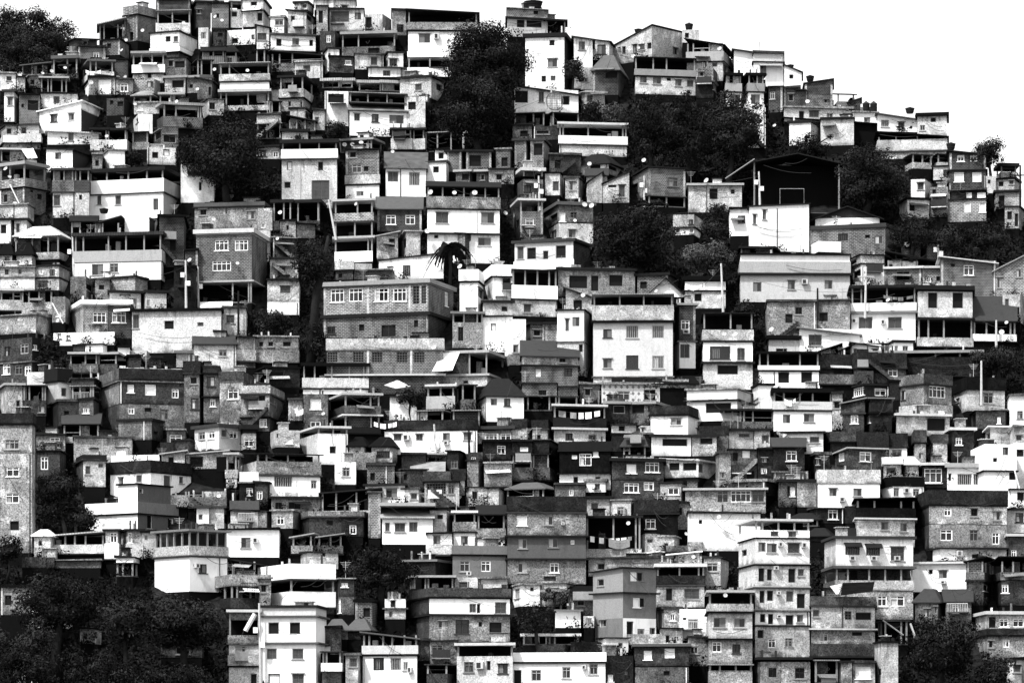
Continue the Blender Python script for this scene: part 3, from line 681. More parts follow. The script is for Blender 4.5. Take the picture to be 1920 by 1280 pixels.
# (crown x0, x1, y0, y1, row of the foot, label, leaf tone 0 dark..2 lighter, kind)
TREES = [
 (1102,1282,385,512,512,'big round black-leaved tree in the middle of the hill',0,'tree'),
 (828,1000,38,200,232,'tallest dark tree with hanging branches beside the crest',0,'tree'),
 (822,960,135,275,290,'dense dark tree under the tallest tree by the net pole',0,'tree'),
 (1172,1264,166,312,330,'dark tree beneath the five-windowed white terrace house',0,'tree'),
 (1236,1350,170,330,340,'broad dark tree behind the brick house with one barred window',0,'tree'),
 (1312,1434,174,322,336,'broad greyish tree rising in front of the skyline houses',1,'tree'),
 (1478,1570,243,300,308,'low dark tree under the black ridge awning',0,'tree'),
 (1560,1702,262,392,398,'wide feathery dark tree spilling past the big shed',1,'tree'),
 (330,516,212,376,384,'wide black tree beside the tall white slotted house',0,'tree'),
 (548,628,432,545,690,'leaning tree with a long bare trunk above the brick block',0,'leaning_tree'),
 (466,552,570,640,640,'round grey bush at the foot of the leaning trunk',1,'bush'),
 (565,622,590,682,684,'dark climbing bush around the long bare trunk',0,'bush'),
 (634,794,1004,1112,1128,'round dark tree above the dark brick yards',0,'tree'),
 (14,214,1058,1200,1250,'huge domed dark tree under the white veranda bungalow',0,'tree'),
 (176,292,1108,1235,1290,'lower dark tree between the two domed corner trees',1,'tree'),
 (266,420,1088,1245,1304,'tall domed dark tree beside the white house with square black windows',0,'tree'),
 (-14,118,1160,1300,1324,'dark tree overgrowing a ruined wall at the bottom edge',1,'tree'),
 (104,262,1196,1320,1336,'dark tree in the bottom row below the huge domed tree',0,'tree'),
 (236,422,1226,1330,1342,'dark tree in the bottom row below the tall domed tree',0,'tree'),
 (66,165,862,998,1002,'dark ivy-like bush on the slope behind the weathered tower',0,'bush'),
 (100,185,940,1004,1006,'low bush on the slope above the veranda bungalow',0,'bush'),
 (-10,44,985,1066,1072,'dark bush in front of the weathered tower foot',0,'bush'),
 (1682,1852,1148,1300,1320,'large dark tree in the bottom corner by the stained houses',0,'tree'),
 (1822,1905,1210,1310,1330,'small dark tree leaning on the bottom white house',1,'tree'),
 (1818,1925,640,706,712,'grey feathery bush above the near-black wall',1,'bush'),
 (1822,1886,252,318,345,'lone dark tree standing against the white sky',0,'tree'),
 (1664,1760,395,470,474,'dark scrub bush on the slope below the skyline trees',0,'bush'),
 (1740,1830,412,480,484,'scrub bush below the brick house on stilts',0,'bush'),
 (1810,1900,408,478,482,'sloping grey scrub beside the angled brick house',1,'bush'),
 (964,1046,1124,1196,1200,'small dark tree behind the white blank sheet wall',0,'tree'),
 (1005,1075,1098,1132,1134,'spiky pale agave plant in front of the grey twin house',2,'bush'),
 (602,655,218,268,276,'small feathery tree beside the long tin-roofed house',1,'tree'),
 (738,800,722,770,776,'dark creeper bush spilling over the white garden wall',0,'bush'),
 (1308,1372,372,468,472,'thin dark tree on the bare slope below the ruined house',1,'tree'),
 (1278,1380,448,522,524,'pale grassy bush on the steep bare slope',2,'bush'),
 (1366,1430,558,612,614,'small dark bush by the leaning white pole',0,'bush'),
 (1086,1135,182,232,236,'dark bush beside the low white net-mast house',0,'bush'),
 (1120,1182,188,240,244,'pale leafy bush by the dark skyline tree',2,'bush'),
 (60,120,622,708,710,'black creeper covering the side of the three-storey dark house',0,'bush'),
 (800,886,438,534,538,'small dark palm between the white stepped houses',0,'palm_tree'),
 (1180,1260,370,392,400,'row of low leaves under the stilted brick house',1,'bush'),
 (228,276,278,312,314,'small dark bush below the curved sheet roof',0,'bush'),
 (1052,1100,100,160,168,'dark narrow tree between the white skyline houses',0,'tree'),
 (1660,1700,448,474,476,'small bush beside the brick house with a white band',0,'bush'),
 (-50,80,8,150,168,'bushy grey-black tree of the far wooded hilltop at the edge',1,'tree'),
 (10,128,14,150,166,'taller bushy tree in the far wooded hilltop',1,'tree'),
 (60,158,32,150,162,'sloping outermost tree of the far wooded hilltop against sky',1,'tree'),
 (-20,60,70,150,166,'low front tree of the far wooded hilltop at the edge',1,'tree'),
 (50,130,80,150,164,'low front tree of the far wooded hilltop beside dark roofs',1,'tree'),
]
TREE_MARKS = [((t[0] + t[1]) / 2, (t[2] + t[3]) / 2, t[5]) for t in TREES]
# ---------------------------------------------------------------- reading the survey of the hillside
class House: pass
HOUSES = []
def parse(line):
    h = House(); h.label = None
    if ' = ' in line: h.label, line = line.split(' = ')
    xs, segs = line.split('|')
    h.base = None
    if '@' in xs: xs, b = xs.split('@'); h.base = float(b)
    h.side = None; h.xs = None; h.turned = False
    if '<' in xs: a, xs = xs.split('<'); h.side = 'L'; h.xs = float(a)
    if '>' in xs: xs, a = xs.split('>'); h.side = 'R'; h.xs = float(a)
    h.x0, h.x1 = map(float, xs.split(','))
    h.segs = []
    for s in segs.strip().split(';'):
        t = s.split(); n = 3 if t[0] in 'slL' and t[0] == 's' else 2
        k = t[0]; ys = [float(q) for q in t[1:1 + n]]
        tone = None; wins = []; posts = []
        for i, q in enumerate(t[1 + n:]):
            if i == 0 and ':' not in q: tone = q; continue
            if ':' in q:
                xx, yy = q.split(':'); kk = ''
                if yy[-1].isalpha(): kk = yy[-1]; yy = yy[:-1]
                ya, yb = map(float, yy.split('-'))
                for one in xx.split(','):
                    a, b = map(float, one.split('-')); wins.append((a, b, ya, yb, kk))
            else: posts.append(float(q))
        side = None
        if tone and '/' in tone: tone, side = tone.split('/')
        h.segs.append((k, ys, tone, side, wins, posts))
    h.top = min(min(s[1]) for s in h.segs); h.bot = max(max(s[1]) for s in h.segs)
    h.row = h.base or h.bot
    h.Y = depth(h.row)
    h.lx = min(h.x0, h.xs if h.xs is not None else h.x0); h.rx = max(h.x1, h.xs if h.xs is not None else h.x1)
    return h
def enrich(h, rr):
    """small openings on the blank walls of the plainer houses"""
    for k, ys, tone, sd, wins, posts in h.segs:
        if k != 'w' or wins or ys[1] - ys[0] < 13 or h.x1 - h.x0 < 20 or rr.random() < .3: continue
        x = h.x0 + rr.uniform(4, 9)
        while x < h.x1 - 12:
            w = rr.uniform(6, 12); hh = min(ys[1] - ys[0] - 6, rr.uniform(8, 14)); top = ys[0] + rr.uniform(2.5, max(2.6, ys[1] - ys[0] - hh - 2))
            if rr.random() < .6: wins.append((x, x + w, top, top + hh, rr.choice(['s', 'b', '', 'W', 'h', 'g', 'x', 'c'])))
            x += w + rr.uniform(9, 26)
def halves(h, rr):
    """a very long plain row is really two neighbours built against each other"""
    if h.label or h.side or h.x1 - h.x0 < 62 or rr.random() < .3: return [h]
    for t in range(30):
        c = h.x0 + (h.x1 - h.x0) * rr.uniform(.36, .64)
        if all(not (a - 3 < c < b + 3) for s in h.segs for a, b, *_ in s[4]): break
    else: return [h]
    out = []
    for q, (a, b) in enumerate(((h.x0, c), (c, h.x1))):
        n = House(); n.__dict__.update(h.__dict__); n.x0, n.x1, n.lx, n.rx = a, b, a, b; n.segs = []
        dt = rr.choice([-1, 0, 1]); up = rr.uniform(-5, 5); first = True
        for k, ys, tone, sd, wins, posts in h.segs:
            ys = list(ys)
            if first and k in 'wp' and ys[1] - ys[0] > 14: ys[0] -= up
            if tone and k in 'wp': tone = str(max(2, min(9, int(tone[0]) + dt))) + tone[1:]; tone = tone if tone[1:] != 'b' or int(tone[0]) in (3, 4, 5) else '4b'
            n.segs.append((k, ys, tone, sd, [w for w in wins if a <= (w[0] + w[1]) / 2 < b], [x for x in posts if a < x < b])); first = False
        n.top = min(min(s[1]) for s in n.segs); n.row = h.row - (0 if q else rr.uniform(-2.5, 2.5)); n.Y = depth(n.row)
        out.append(n)
    return out
PR = random.Random(11)
for ln in DATA.strip().splitlines():
    if ln.strip() and not ln.startswith('#'):
        for h in halves(parse(ln.strip()), PR):
            if not h.label:
                enrich(h, PR)
                W_ = h.x1 - h.x0
                if h.side is None and W_ >= 26 and PR.random() < .5:    # turned to the street: a flank shows
                    q = PR.uniform(.2, .36) * W_
                    if PR.random() < (.62 if h.x0 < 960 else .45): h.side = 'R'; h.xs = h.x1; h.x1 = h.x1 - q
                    else: h.side = 'L'; h.xs = h.x0; h.x0 = h.x0 + q
                    h.turned = True
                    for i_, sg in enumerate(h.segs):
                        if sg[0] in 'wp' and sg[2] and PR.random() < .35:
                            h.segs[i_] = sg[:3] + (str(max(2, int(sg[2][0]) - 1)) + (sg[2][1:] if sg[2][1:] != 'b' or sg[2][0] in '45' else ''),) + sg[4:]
            HOUSES.append(h)
# which house shows at each 4 px cell of the photograph (nearest facade wins)
GW, GH = 480, 320
GRID = {}
for i, h in enumerate(HOUSES):
    h.i = i
    for gy in range(max(0, int(h.top / 4)), min(GH, int(h.bot / 4) + 1)):
        for gx in range(max(0, int(h.lx / 4)), min(GW, int(h.rx / 4) + 1)):
            j = GRID.get((gx, gy))
            if j is None or h.Y < HOUSES[j].Y: GRID[(gx, gy)] = i
for h in HOUSES: h.area = 0
for j in GRID.values(): HOUSES[j].area += 1
def house_at(x, y):
    j = GRID.get((int(x / 4), int(y / 4)))
    return HOUSES[j] if j is not None else None
# ---------------------------------------------------------------- labels: own look + what it stands by
NUM = ['no', 'one', 'two', 'three', 'four', 'five', 'six', 'seven', 'eight', 'nine', 'ten', 'eleven', 'twelve']
def wall_tone(h):
    best = (0, '7')
    for k, ys, t, sd, w, p in h.segs:
        if k in 'wpsg' and t: best = max(best, (max(ys) - min(ys), t))
    if best[0] == 0: return None
    return best[1]
def looks(h):
    t = wall_tone(h); W = h.rx - h.lx; H = h.bot - h.top
    size = 'narrow ' if W < 30 else 'tall ' if H > 1.35 * W else 'long low ' if W > 2.6 * H else 'wide ' if W > 95 else 'small ' if W * H < 1300 else ''
    if t is None: body = size + 'open black terrace shelter'
    else:
        lv = int(t[0])
        if 'b' in t: col = {3: 'dark brick', 4: 'brick', 5: 'pale brick'}[lv]
        else: col = {1: 'black', 2: 'soot-black', 3: 'blackened', 4: 'dark grey', 5: 'grey', 6: 'light grey', 7: 'pale grey', 8: 'off-white', 9: 'white'}[lv]
        body = size + col + ' house'
    nw = sum(1 for s in h.segs for w in s[4] if w[4] not in 'acdD' or w[4] == '')
    ks = [s[0] for s in h.segs]
    ex = []
    if nw: ex.append(NUM[min(nw, 12)] + (' window' if nw == 1 else ' windows'))
    if 'o' in ks and t: ex.append('an open terrace')
    elif 'f' in ks: ex.append('a sheet roof')
    elif 'l' in ks or 'L' in ks or 's' in ks: ex.append('a slanted top')
    elif 'p' in ks and not nw: ex.append('a parapet')
    elif t and not nw and not ex: ex.append('a blank wall')
    return body, ex
STOP = {'a', 'an', 'the', 'with', 'and', 'of', 'below', 'above', 'under', 'beside', 'by', 'in', 'on', 'over', 'for', 'its', 'beyond', 'near', 'behind', 'between', 'along', 'from', 'at', 'to', 'black', 'dark', 'white', 'pale', 'small', 'two', 'three', 'five', 'open', 'mossy', 'raking', 'long', 'steep'}
PREP = {'with', 'under', 'below', 'above', 'beside', 'by', 'in', 'on', 'over', 'of', 'and', 'beyond', 'near', 'behind', 'between', 'along', 'from', 'at', 'before', 'facing', 'standing', 'filling', 'covering', 'covered', 'crossing', 'carrying', 'holding', 'hung', 'down', 'beneath', 'rising', 'growing', 'spilling', 'leaning', 'overgrowing'}
def cut(label, n):
    """the first words of a landmark's label, cut back to a whole phrase"""
    w = label.split()
    if len(w) > n:
        w = w[:n + 1]
        k = max([i for i in range(len(w)) if w[i] in PREP] or [0])
        w = w[:k]
        while w and (w[-1] in PREP or w[-1] in ('a', 'an', 'the')): w.pop()
    return ' '.join(w) if len(w) > 2 else None
LAND = []                                            # (x, y, short name)
USED = set()
def landmark(x, y, label): LAND.append((x, y, label)); USED.add(label)
def place_words(x, y, w, h, base, room=16, skip=None):
    """base + how it lies to a named neighbour, not used before"""
    near = sorted(LAND, key=lambda l: math.hypot(l[0] - x, (l[1] - y) * 1.25))[:14]
    for rnd in range(2):
        for lx, ly, nm in near:
            if nm == skip: continue
            dx, dy = x - lx, y - ly
            rel = 'above' if dy < -abs(dx) * .6 - 10 else 'below' if dy > abs(dx) * .6 + 10 else 'beside'
            if rnd: rel = ('left of' if dx < 0 else 'right of') if rel == 'beside' else rel + (' and left of' if dx < 0 else ' and right of')
            n = room - len(base.split()) - len(rel.split()) - 1
            short = cut(nm, min(n, 10))
            if short is None: continue
            s = base + ' ' + rel + ' the ' + short
            if s not in USED:
                USED.add(s); return s
    return base
for h in HOUSES:
    if h.label: landmark((h.lx + h.rx) / 2, (h.top + h.bot) / 2, h.label)
for x, y, l in TREE_MARKS: landmark(x, y, l)
def label_house(h):
    if h.label: return h.label
    body, ex = looks(h)
    return place_words((h.lx + h.rx) / 2, (h.top + h.bot) / 2, 0, 0, body + (' with ' + ' and '.join(ex[:2]) if ex else ''), 16)
# ---------------------------------------------------------------- building one house
class Sink:
    """collects the meshes of the smallest far houses, which become one object"""
    def __init__(s): s.mb = MB(); s.mats = []
    def slot(s, m):
        if m not in s.mats: s.mats.append(m)
        return s.mats.index(m)
SINK = Sink()
class Part:
    """either a real child object or a contribution to the sink"""
    def __init__(s, h): s.h = h
    def put(s, mb, name, m, parent=None):
        if s.h.root is None:
            k = SINK.slot(m); i = len(SINK.mb.v)
            SINK.mb.v += mb.v; SINK.mb.f += [tuple(i + q for q in f) for f in mb.f]; SINK.mb.m += [k] * len(mb.f)
            return None
        if parent is None:
            return mb.build(name, m, s.h.root, s.h.org)
        return mb.build(name, m, parent, s.h.org)
def footprint(h):
    rr = random.Random(int(h.x0 * 31 + h.row * 17))
    Y = h.Y
    dep = min(9.0, max(3.6, depth(h.top) - Y + 1.0))
    h.dep = dep
    if h.side == 'R':
        F1 = Vector((xat(h.x1, Y), Y))
        w1 = (h.x1 - h.x0) * Y / F; w2 = (h.xs - h.x1) * Y / F
        th = math.atan2(w2, min(max(w2 * 1.2, dep * .9), 8)) if w2 < w1 * .8 else math.radians(38)
        th = max(math.radians(8), min(th, math.radians(27 if h.turned else 42)))
        D0 = w1 * math.tan(th); D2 = w2 / math.tan(th)
        h.Y = Y
        A = Vector((xat(h.x0, Y + D0), Y + D0)); C = Vector((xat(h.xs, Y + D2), Y + D2))
        c = [A, F1, C, A + C - F1]; h.vis = [0, 1]; h.tones = [0, 1]
    elif h.side == 'L':
        F0 = Vector((xat(h.x0, Y), Y))
        w1 = (h.x1 - h.x0) * Y / F; w2 = (h.x0 - h.xs) * Y / F
        th = math.atan2(w2, min(max(w2 * 1.2, dep * .9), 8)) if w2 < w1 * .8 else math.radians(38)
        th = max(math.radians(8), min(th, math.radians(27 if h.turned else 42)))
        D1 = w1 * math.tan(th); D2 = w2 / math.tan(th)
        B = Vector((xat(h.x1, Y + D1), Y + D1)); Lf = Vector((xat(h.xs, Y + D2), Y + D2))
        c = [Lf, F0, B, Lf + B - F0]; h.vis = [0, 1]; h.tones = [1, 0]
    else:
        ww = (h.x1 - h.x0) * Y / F; tl = math.tan(math.radians(rr.uniform(-15, 15))) * ww; tl = max(-1.3, min(1.3, tl))
        Ya, Yb = Y + max(0, tl), Y + max(0, -tl)
        gap = rr.uniform(.3, 1.6)
        a, b = Vector((xat(h.x0 + gap, Ya), Ya)), Vector((xat(h.x1 - gap, Yb), Yb))
        ka, kb = a.x / a.y, b.x / b.y
        c = [a, b, Vector((b.x + kb * dep * (1 if kb > 0 else .6), b.y + dep)), Vector((a.x + ka * dep * (1 if ka < 0 else .6), a.y + dep))]
        h.vis = [0]; h.tones = [0]
    h.c = [(p.x, p.y) for p in c]
    h.fr = [Frame(h.c[k], h.c[(k + 1) % 4]) for k in range(4)]
    h.Yc = min(p.y for p in c)
    h.zbot = zat(h.bot, h.Yc)
def face_of(h, px):
    if len(h.vis) == 1: return 0
    if h.side == 'R': return 0 if px < h.x1 else 1
    return 0 if px < h.x0 else 1
def window(h, part, fr, u0, u1, z0, z1, k, lv, rr):
    """one window or door set into its opening; k is its kind"""
    if k == '': k = rr.choice(['W', 'W', 'W', 'h', 'h', 'g', 's'])
    w, hh = u1 - u0, z1 - z0
    fm = MB(); b = .07 if k not in 'Wg' else .085
    q0, q1 = -.17, -.06
    frame_tone = '9' if k in 'WxgH' and (lv < 8 or k == 'W') else '6' if k in 'sh' else '4'
    if lv >= 8 and k in 'Wg': frame_tone = '7'
    if k in 'Wgh' and rr.random() < .3: frame_tone = rr.choice(['3', '5', '7'])
    if k in 'dDb': frame_tone = '3' if lv < 5 else '6'; b = .05
    if k == 'k': frame_tone = '5'
    fm.box(fr, u0, u0 + b, z0, z1, q0, q1); fm.box(fr, u1 - b, u1, z0, z1, q0, q1)
    fm.box(fr, u0 + b, u1 - b, z0, z0 + b, q0, q1); fm.box(fr, u0 + b, u1 - b, z1 - b, z1, q0, q1)
    if k in 'WgH' or k == 'k':
        n = max(2, round(w / (.55 if k == 'W' else .22)))
        bb = .055
        for i in range(1, n):
            x = u0 + w * i / n; fm.box(fr, x - bb / 2, x + bb / 2, z0 + b, z1 - b, q0 + .02, q1 - .01)
        if k == 'W' and hh > .7: fm.box(fr, u0 + b, u1 - b, z0 + hh * .68, z0 + hh * .68 + .06, q0 + .03, q1 - .02)
    if k == 'c':
        n = max(2, round(w / .3)); m_ = max(2, round(hh / .3))
        for i in range(1, n): x = u0 + w * i / n; fm.box(fr, x - .04, x + .04, z0 + b, z1 - b, q0 + .02, q1)
        for j in range(1, m_): z = z0 + hh * j / m_; fm.box(fr, u0 + b, u1 - b, z - .04, z + .04, q0 + .03, q1 - .01)
    if k in 'Whsgx' and rr.random() < .6: fm.box(fr, u0 - .1, u1 + .1, z0 - .08, z0 - .003, -.1, .09)
    if k in 'hs' and rr.random() < .35: fm.box(fr, u0 - .12, u1 + .12, z1 + .01, z1 + .07, -.1, .16)
    name = 'door' if k in 'dD' else 'vent' if k == 'c' else 'window'
    wo = part.put(fm, name, mat(frame_tone))
    pm = MB(); pm.box(fr, u0 + b, u1 - b, z0 + b, z1 - b, -.24, -.19)
    if k in 'dDbgWkcH':
        part.put(pm, 'leaf' if k in 'dD' else 'pane', mat('1' if k == 'd' else '2') if k in 'dDbc' else GLASS(), wo)
        if k in 'Wg' and rr.random() < .35 and w > .4:
            cm = MB(); e = u0 + b + (w - 2 * b) * rr.uniform(.3, .8); cm.box(fr, u0 + b + .01, e, z0 + b + .02, z1 - b - .02, -.188, -.18)
            part.put(cm, 'curtain', mat(rr.choice(['6', '8', '4'])), wo)
    elif k == 'x': part.put(pm, 'blind', mat('9'), wo)
    elif k == 's':
        sm = MB(); n = max(2, round(hh / .16))
        half = (u0 + u1) / 2
        for a, c in ((u0 + b, half - .02), (half + .02, u1 - b)):
            sm.box(fr, a, c, z0 + b, z1 - b, -.2, -.15)
            for j in range(n): z = z0 + b + (hh - 2 * b) * j / n; sm.box(fr, a + .04, c - .04, z + .02, z + .09, -.15, -.12)
        part.put(sm, 'shutter', mat('4' if lv >= 7 else '2'), wo)
    elif k == 'h':
        part.put(pm, 'pane', GLASS(), wo)
        flip = rr.random() < .4; half = (u0 + u1) / 2
        sm = MB(); a, c = (half, u1 - b) if flip else (u0 + b, half)
        sm.box(fr, a, c, z0 + b, z1 - b, -.18, -.1)
        part.put(sm, 'shutter', mat('5' if lv >= 7 else '7'), wo)
    if k == 'k':
        am = MB(); c = [fr.at(u0 - .15, .75), fr.at(u1 + .15, .75), fr.at(u1 + .15, .01), fr.at(u0 - .15, .01)]
        am.prism(c, [z1 - .3, z1 - .3, z1 + .12, z1 + .12], [z1 - .24, z1 - .24, z1 + .18, z1 + .18])
        part.put(am, 'window_awning', mat('2c'))
def aircon(h, part, fr, u0, u1, z0, z1):
    m = MB(); m.box(fr, u0, u1, z0, z1, .02, .45); ob = part.put(m, 'air_conditioner', mat('8'))
    g = MB(); g.box(fr, u0 + .08, u0 + (u1 - u0) * .68, z0 + .07, z1 - .07, .452, .465); part.put(g, 'fan_grille', mat('3'), ob)
def wall_mesh(h, z0, z1, holes, ztop=None):
    """footprint box with the openings cut through its visible faces; ztop: height per corner for a slanted top"""
    m = MB(); c = h.c; zt = ztop or [z1] * 4
    for e in range(4):
        fr = h.fr[e]; hs = holes.get(e, [])
        if not hs:
            p, q = c[e], c[(e + 1) % 4]
            m.face([(p[0], p[1], z0), (q[0], q[1], z0), (q[0], q[1], zt[(e + 1) % 4]), (p[0], p[1], zt[e])])
            continue
        us = sorted({0.0, fr.L} | {a for x in hs for a in x[:2]}); zs = sorted({z0, z1} | {a for x in hs for a in x[2:4]})
        for ua, ub in zip(us, us[1:]):
            for za, zb in zip(zs, zs[1:]):
                um, zm = (ua + ub) / 2, (za + zb) / 2
                if any(x[0] < um < x[1] and x[2] < zm < x[3] for x in hs): continue
                p, q = fr.at(ua), fr.at(ub)
                m.face([(*p, za), (*q, za), (*q, zb), (*p, zb)])
        for x in hs:
            a, b, za, zb = x[:4]; D = -.26
            A, B, A2, B2 = fr.at(a), fr.at(b), fr.at(a, D), fr.at(b, D)
            m.face([(*A, za), (*A2, za), (*B2, za), (*B, za)]); m.face([(*A, zb), (*B, zb), (*B2, zb), (*A2, zb)])
            m.face([(*A, za), (*A, zb), (*A2, zb), (*A2, za)]); m.face([(*B, za), (*B2, za), (*B2, zb), (*B, zb)])
            m.face([(*A2, za), (*A2, zb), (*B2, zb), (*B2, za)])
        if ztop:                                    # slanted part above the straight part
            p, q = c[e], c[(e + 1) % 4]
            m.face([(*p, z1), (*q, z1), (*q, zt[(e + 1) % 4]), (*p, zt[e])])
    m.face([(p[0], p[1], z) for p, z in zip(c, zt)])
    m.face([(p[0], p[1], z0) for p in c][::-1])
    return m
def clutter(h, part, rr):
    """what stands and hangs on the building itself: unfinished column stubs, stair heads, aerials, drop wires"""
    k, ys, tone, side, wins, posts = h.segs[0]
    fr = h.fr[h.vis[-1] if h.side == 'L' else h.vis[0]]; zt = zat(ys[0], h.Yc)
    if fr.L < 1.2: return
    if k in 'wpr':
        if rr.random() < .5:
            for q in range(rr.randint(2, 5)):
                u = rr.uniform(.1, fr.L - .3); n = -rr.uniform(.2, h.dep * .5); hh = rr.uniform(.35, .95)
                m = MB(); m.box(fr, u, u + .16, zt - .1, zt + hh, n - .16, n); part.put(m, 'column_stub', mat(rr.choice(['4d', '6d', '8d', '3'])))
        if rr.random() < .42 and h.area > 20:
            w = min(fr.L * .4, rr.uniform(.9, 1.8)); u = rr.uniform(.1, fr.L - w - .1); n = -rr.uniform(.5, h.dep * .45); hh = rr.uniform(.5, 1.0)
            m = MB(); m.box(fr, u, u + w, zt - .1, zt + hh, n - 1.0, n); so_ = part.put(m, 'stair_head', mat(rr.choice(['4b', '7d', '3d', '5d', '8d'])))
            m = MB(); m.box(fr, u - .12, u + w + .12, zt + hh + .002, zt + hh + .08, n - 1.1, n + .2); part.put(m, 'stair_roof', mat(rr.choice(['2', '7c'])), so_)
        for _a in range(rr.choice([0, 0, 1, 1, 2])):
            u = rr.uniform(.2, fr.L - .2); n = -rr.uniform(.3, h.dep * .5); x, y = fr.at(u, n); hh = rr.uniform(.9, 1.7)
            m = MB(); m.tube([(x, y, zt - .1), (x, y, zt + hh)], .025, 4)
            for q in range(4): l_ = .5 - q * .09; m.tube([(x - l_, y, zt + hh - .1 - q * .14), (x + l_, y, zt + hh - .1 - q * .14)], .014, 4)
            part.put(m, 'antenna', mat(rr.choice(['3', '6', '8'])))
        if rr.random() < .3:
            m = MB(); u = 0.06; top = []                # an unfinished upstand with a ragged top
            while u < fr.L - .3:
                w = rr.uniform(.2, .7); hh = rr.choice([.06, .06, .12, rr.uniform(.1, .45)]); e = min(u + w, fr.L - .06)
                top += [(u, zt + hh), (e - .001, zt + hh)]; u = e
            if len(top) > 1:
                pr = [(top[0][0], zt - .05)] + top + [(top[-1][0], zt - .05)]
                A = [(*fr.at(u, -.25), z) for u, z in pr]; B = [(*fr.at(u, -.45), z) for u, z in pr]; n_ = len(pr); i0 = len(m.v)
                m.v += A + B; m.f += [tuple(range(i0, i0 + n_))[::-1], tuple(range(i0 + n_, i0 + 2 * n_))]; m.m += [0, 0]
                for q in range(n_): r_ = (q + 1) % n_; m.f.append((i0 + q, i0 + r_, i0 + n_ + r_, i0 + n_ + q)); m.m.append(0)
                part.put(m, 'ragged_upstand', mat(rr.choice(['3d', '5d', '2d', '7d'])))
    for _w in range(rr.choice([0, 1, 1, 2])):
        zb = h.zbot; Hh = zt - zb; u0, u1 = sorted((rr.uniform(.02, .5) * fr.L, rr.uniform(.5, .98) * fr.L)); za, zb2 = zb + Hh * rr.uniform(.45, .98), zb + Hh * rr.uniform(.3, .98)
        m = MB(); m.tube([(*fr.at(u0 + (u1 - u0) * q / 8, .3), za + (zb2 - za) * q / 8 - .3 * math.sin(math.pi * q / 8)) for q in range(9)], .028, 4)
        part.put(m, 'drop_wire', plainmat('cable', .02, .6))
    if rr.random() < .3 and fr.L > 2.0 and not h.label and zt - h.zbot > 1.6:      # a lean-to sheet over a door
        w = min(fr.L - .3, rr.uniform(1.2, 2.8)); u = rr.uniform(.1, fr.L - w - .1); z = h.zbot + (zt - h.zbot) * rr.uniform(.55, .8); o_ = rr.uniform(.6, 1.1); q = rr.uniform(-.15, .15)
        c = [fr.at(u, o_), fr.at(u + w, o_), fr.at(u + w, .02), fr.at(u, .02)]
        m = MB(); zz = [z - .3, z - .3 + q, z + q, z]; m.prism(c, zz, [a + .05 for a in zz]); part.put(m, 'awning', mat(rr.choice(['2c', '5c', '7c', '3c', '9c'])))
    if rr.random() < .22 and fr.L > 1.8 and not h.label and zt - h.zbot > 2.2:     # a little balcony cage
        w = min(fr.L - .3, rr.uniform(1.0, 2.0)); u = rr.uniform(.1, fr.L - w - .1); z = h.zbot + (zt - h.zbot) * rr.uniform(.3, .55)
        m = MB(); m.box(fr, u, u + w, z - .1, z, .01, .7); bo = part.put(m, 'balcony', mat(rr.choice(['4', '6', '8d'])))
        m = MB(); t_ = rr.choice(['3', '8', '6'])
        if rr.random() < .5: m.box(fr, u, u + w, z + .002, z + .75, .62, .68)
        else:
            n_ = int(w / .16)
            for e in range(n_ + 1): m.box(fr, u + (w - .04) * e / n_, u + (w - .04) * e / n_ + .04, z + .002, z + .72, .62, .66)
            m.box(fr, u, u + w, z + .72, z + .78, .61, .67)
        part.put(m, 'railing', mat(t_), bo)
    if rr.random() < .09 and fr.L > 2.6 and not h.label:      # an outside stair across the front
        zb = h.zbot; rise = min(2.4, (zt - zb) * .8); run = min(fr.L - .3, rise * 1.3); n_ = max(4, int(rise / .2)); flip = rr.random() < .5
        u0 = rr.uniform(.1, fr.L - run - .1); pr = [(0, 0)]
        for q in range(n_): pr += [(run * q / n_, rise * (q + 1) / n_), (run * (q + 1) / n_, rise * (q + 1) / n_)]
        pr += [(run, rise - .35), (.5, 0)]
        pr = [((u0 + run - a) if flip else (u0 + a), zb + b) for a, b in pr]
        m = MB(); N = len(pr); A = [(*fr.at(a, .75), b) for a, b in pr]; B = [(*fr.at(a, .08), b) for a, b in pr]; m.v += A + B
        m.f += [tuple(range(N))[::-1], tuple(range(N, 2 * N))]; m.m += [0, 0]
        for q in range(N): r_ = (q + 1) % N; m.f.append((q, r_, N + r_, N + q)); m.m.append(0)
        part.put(m, 'stairs', mat(rr.choice(['4d', '3d', '5d', '3d'])))
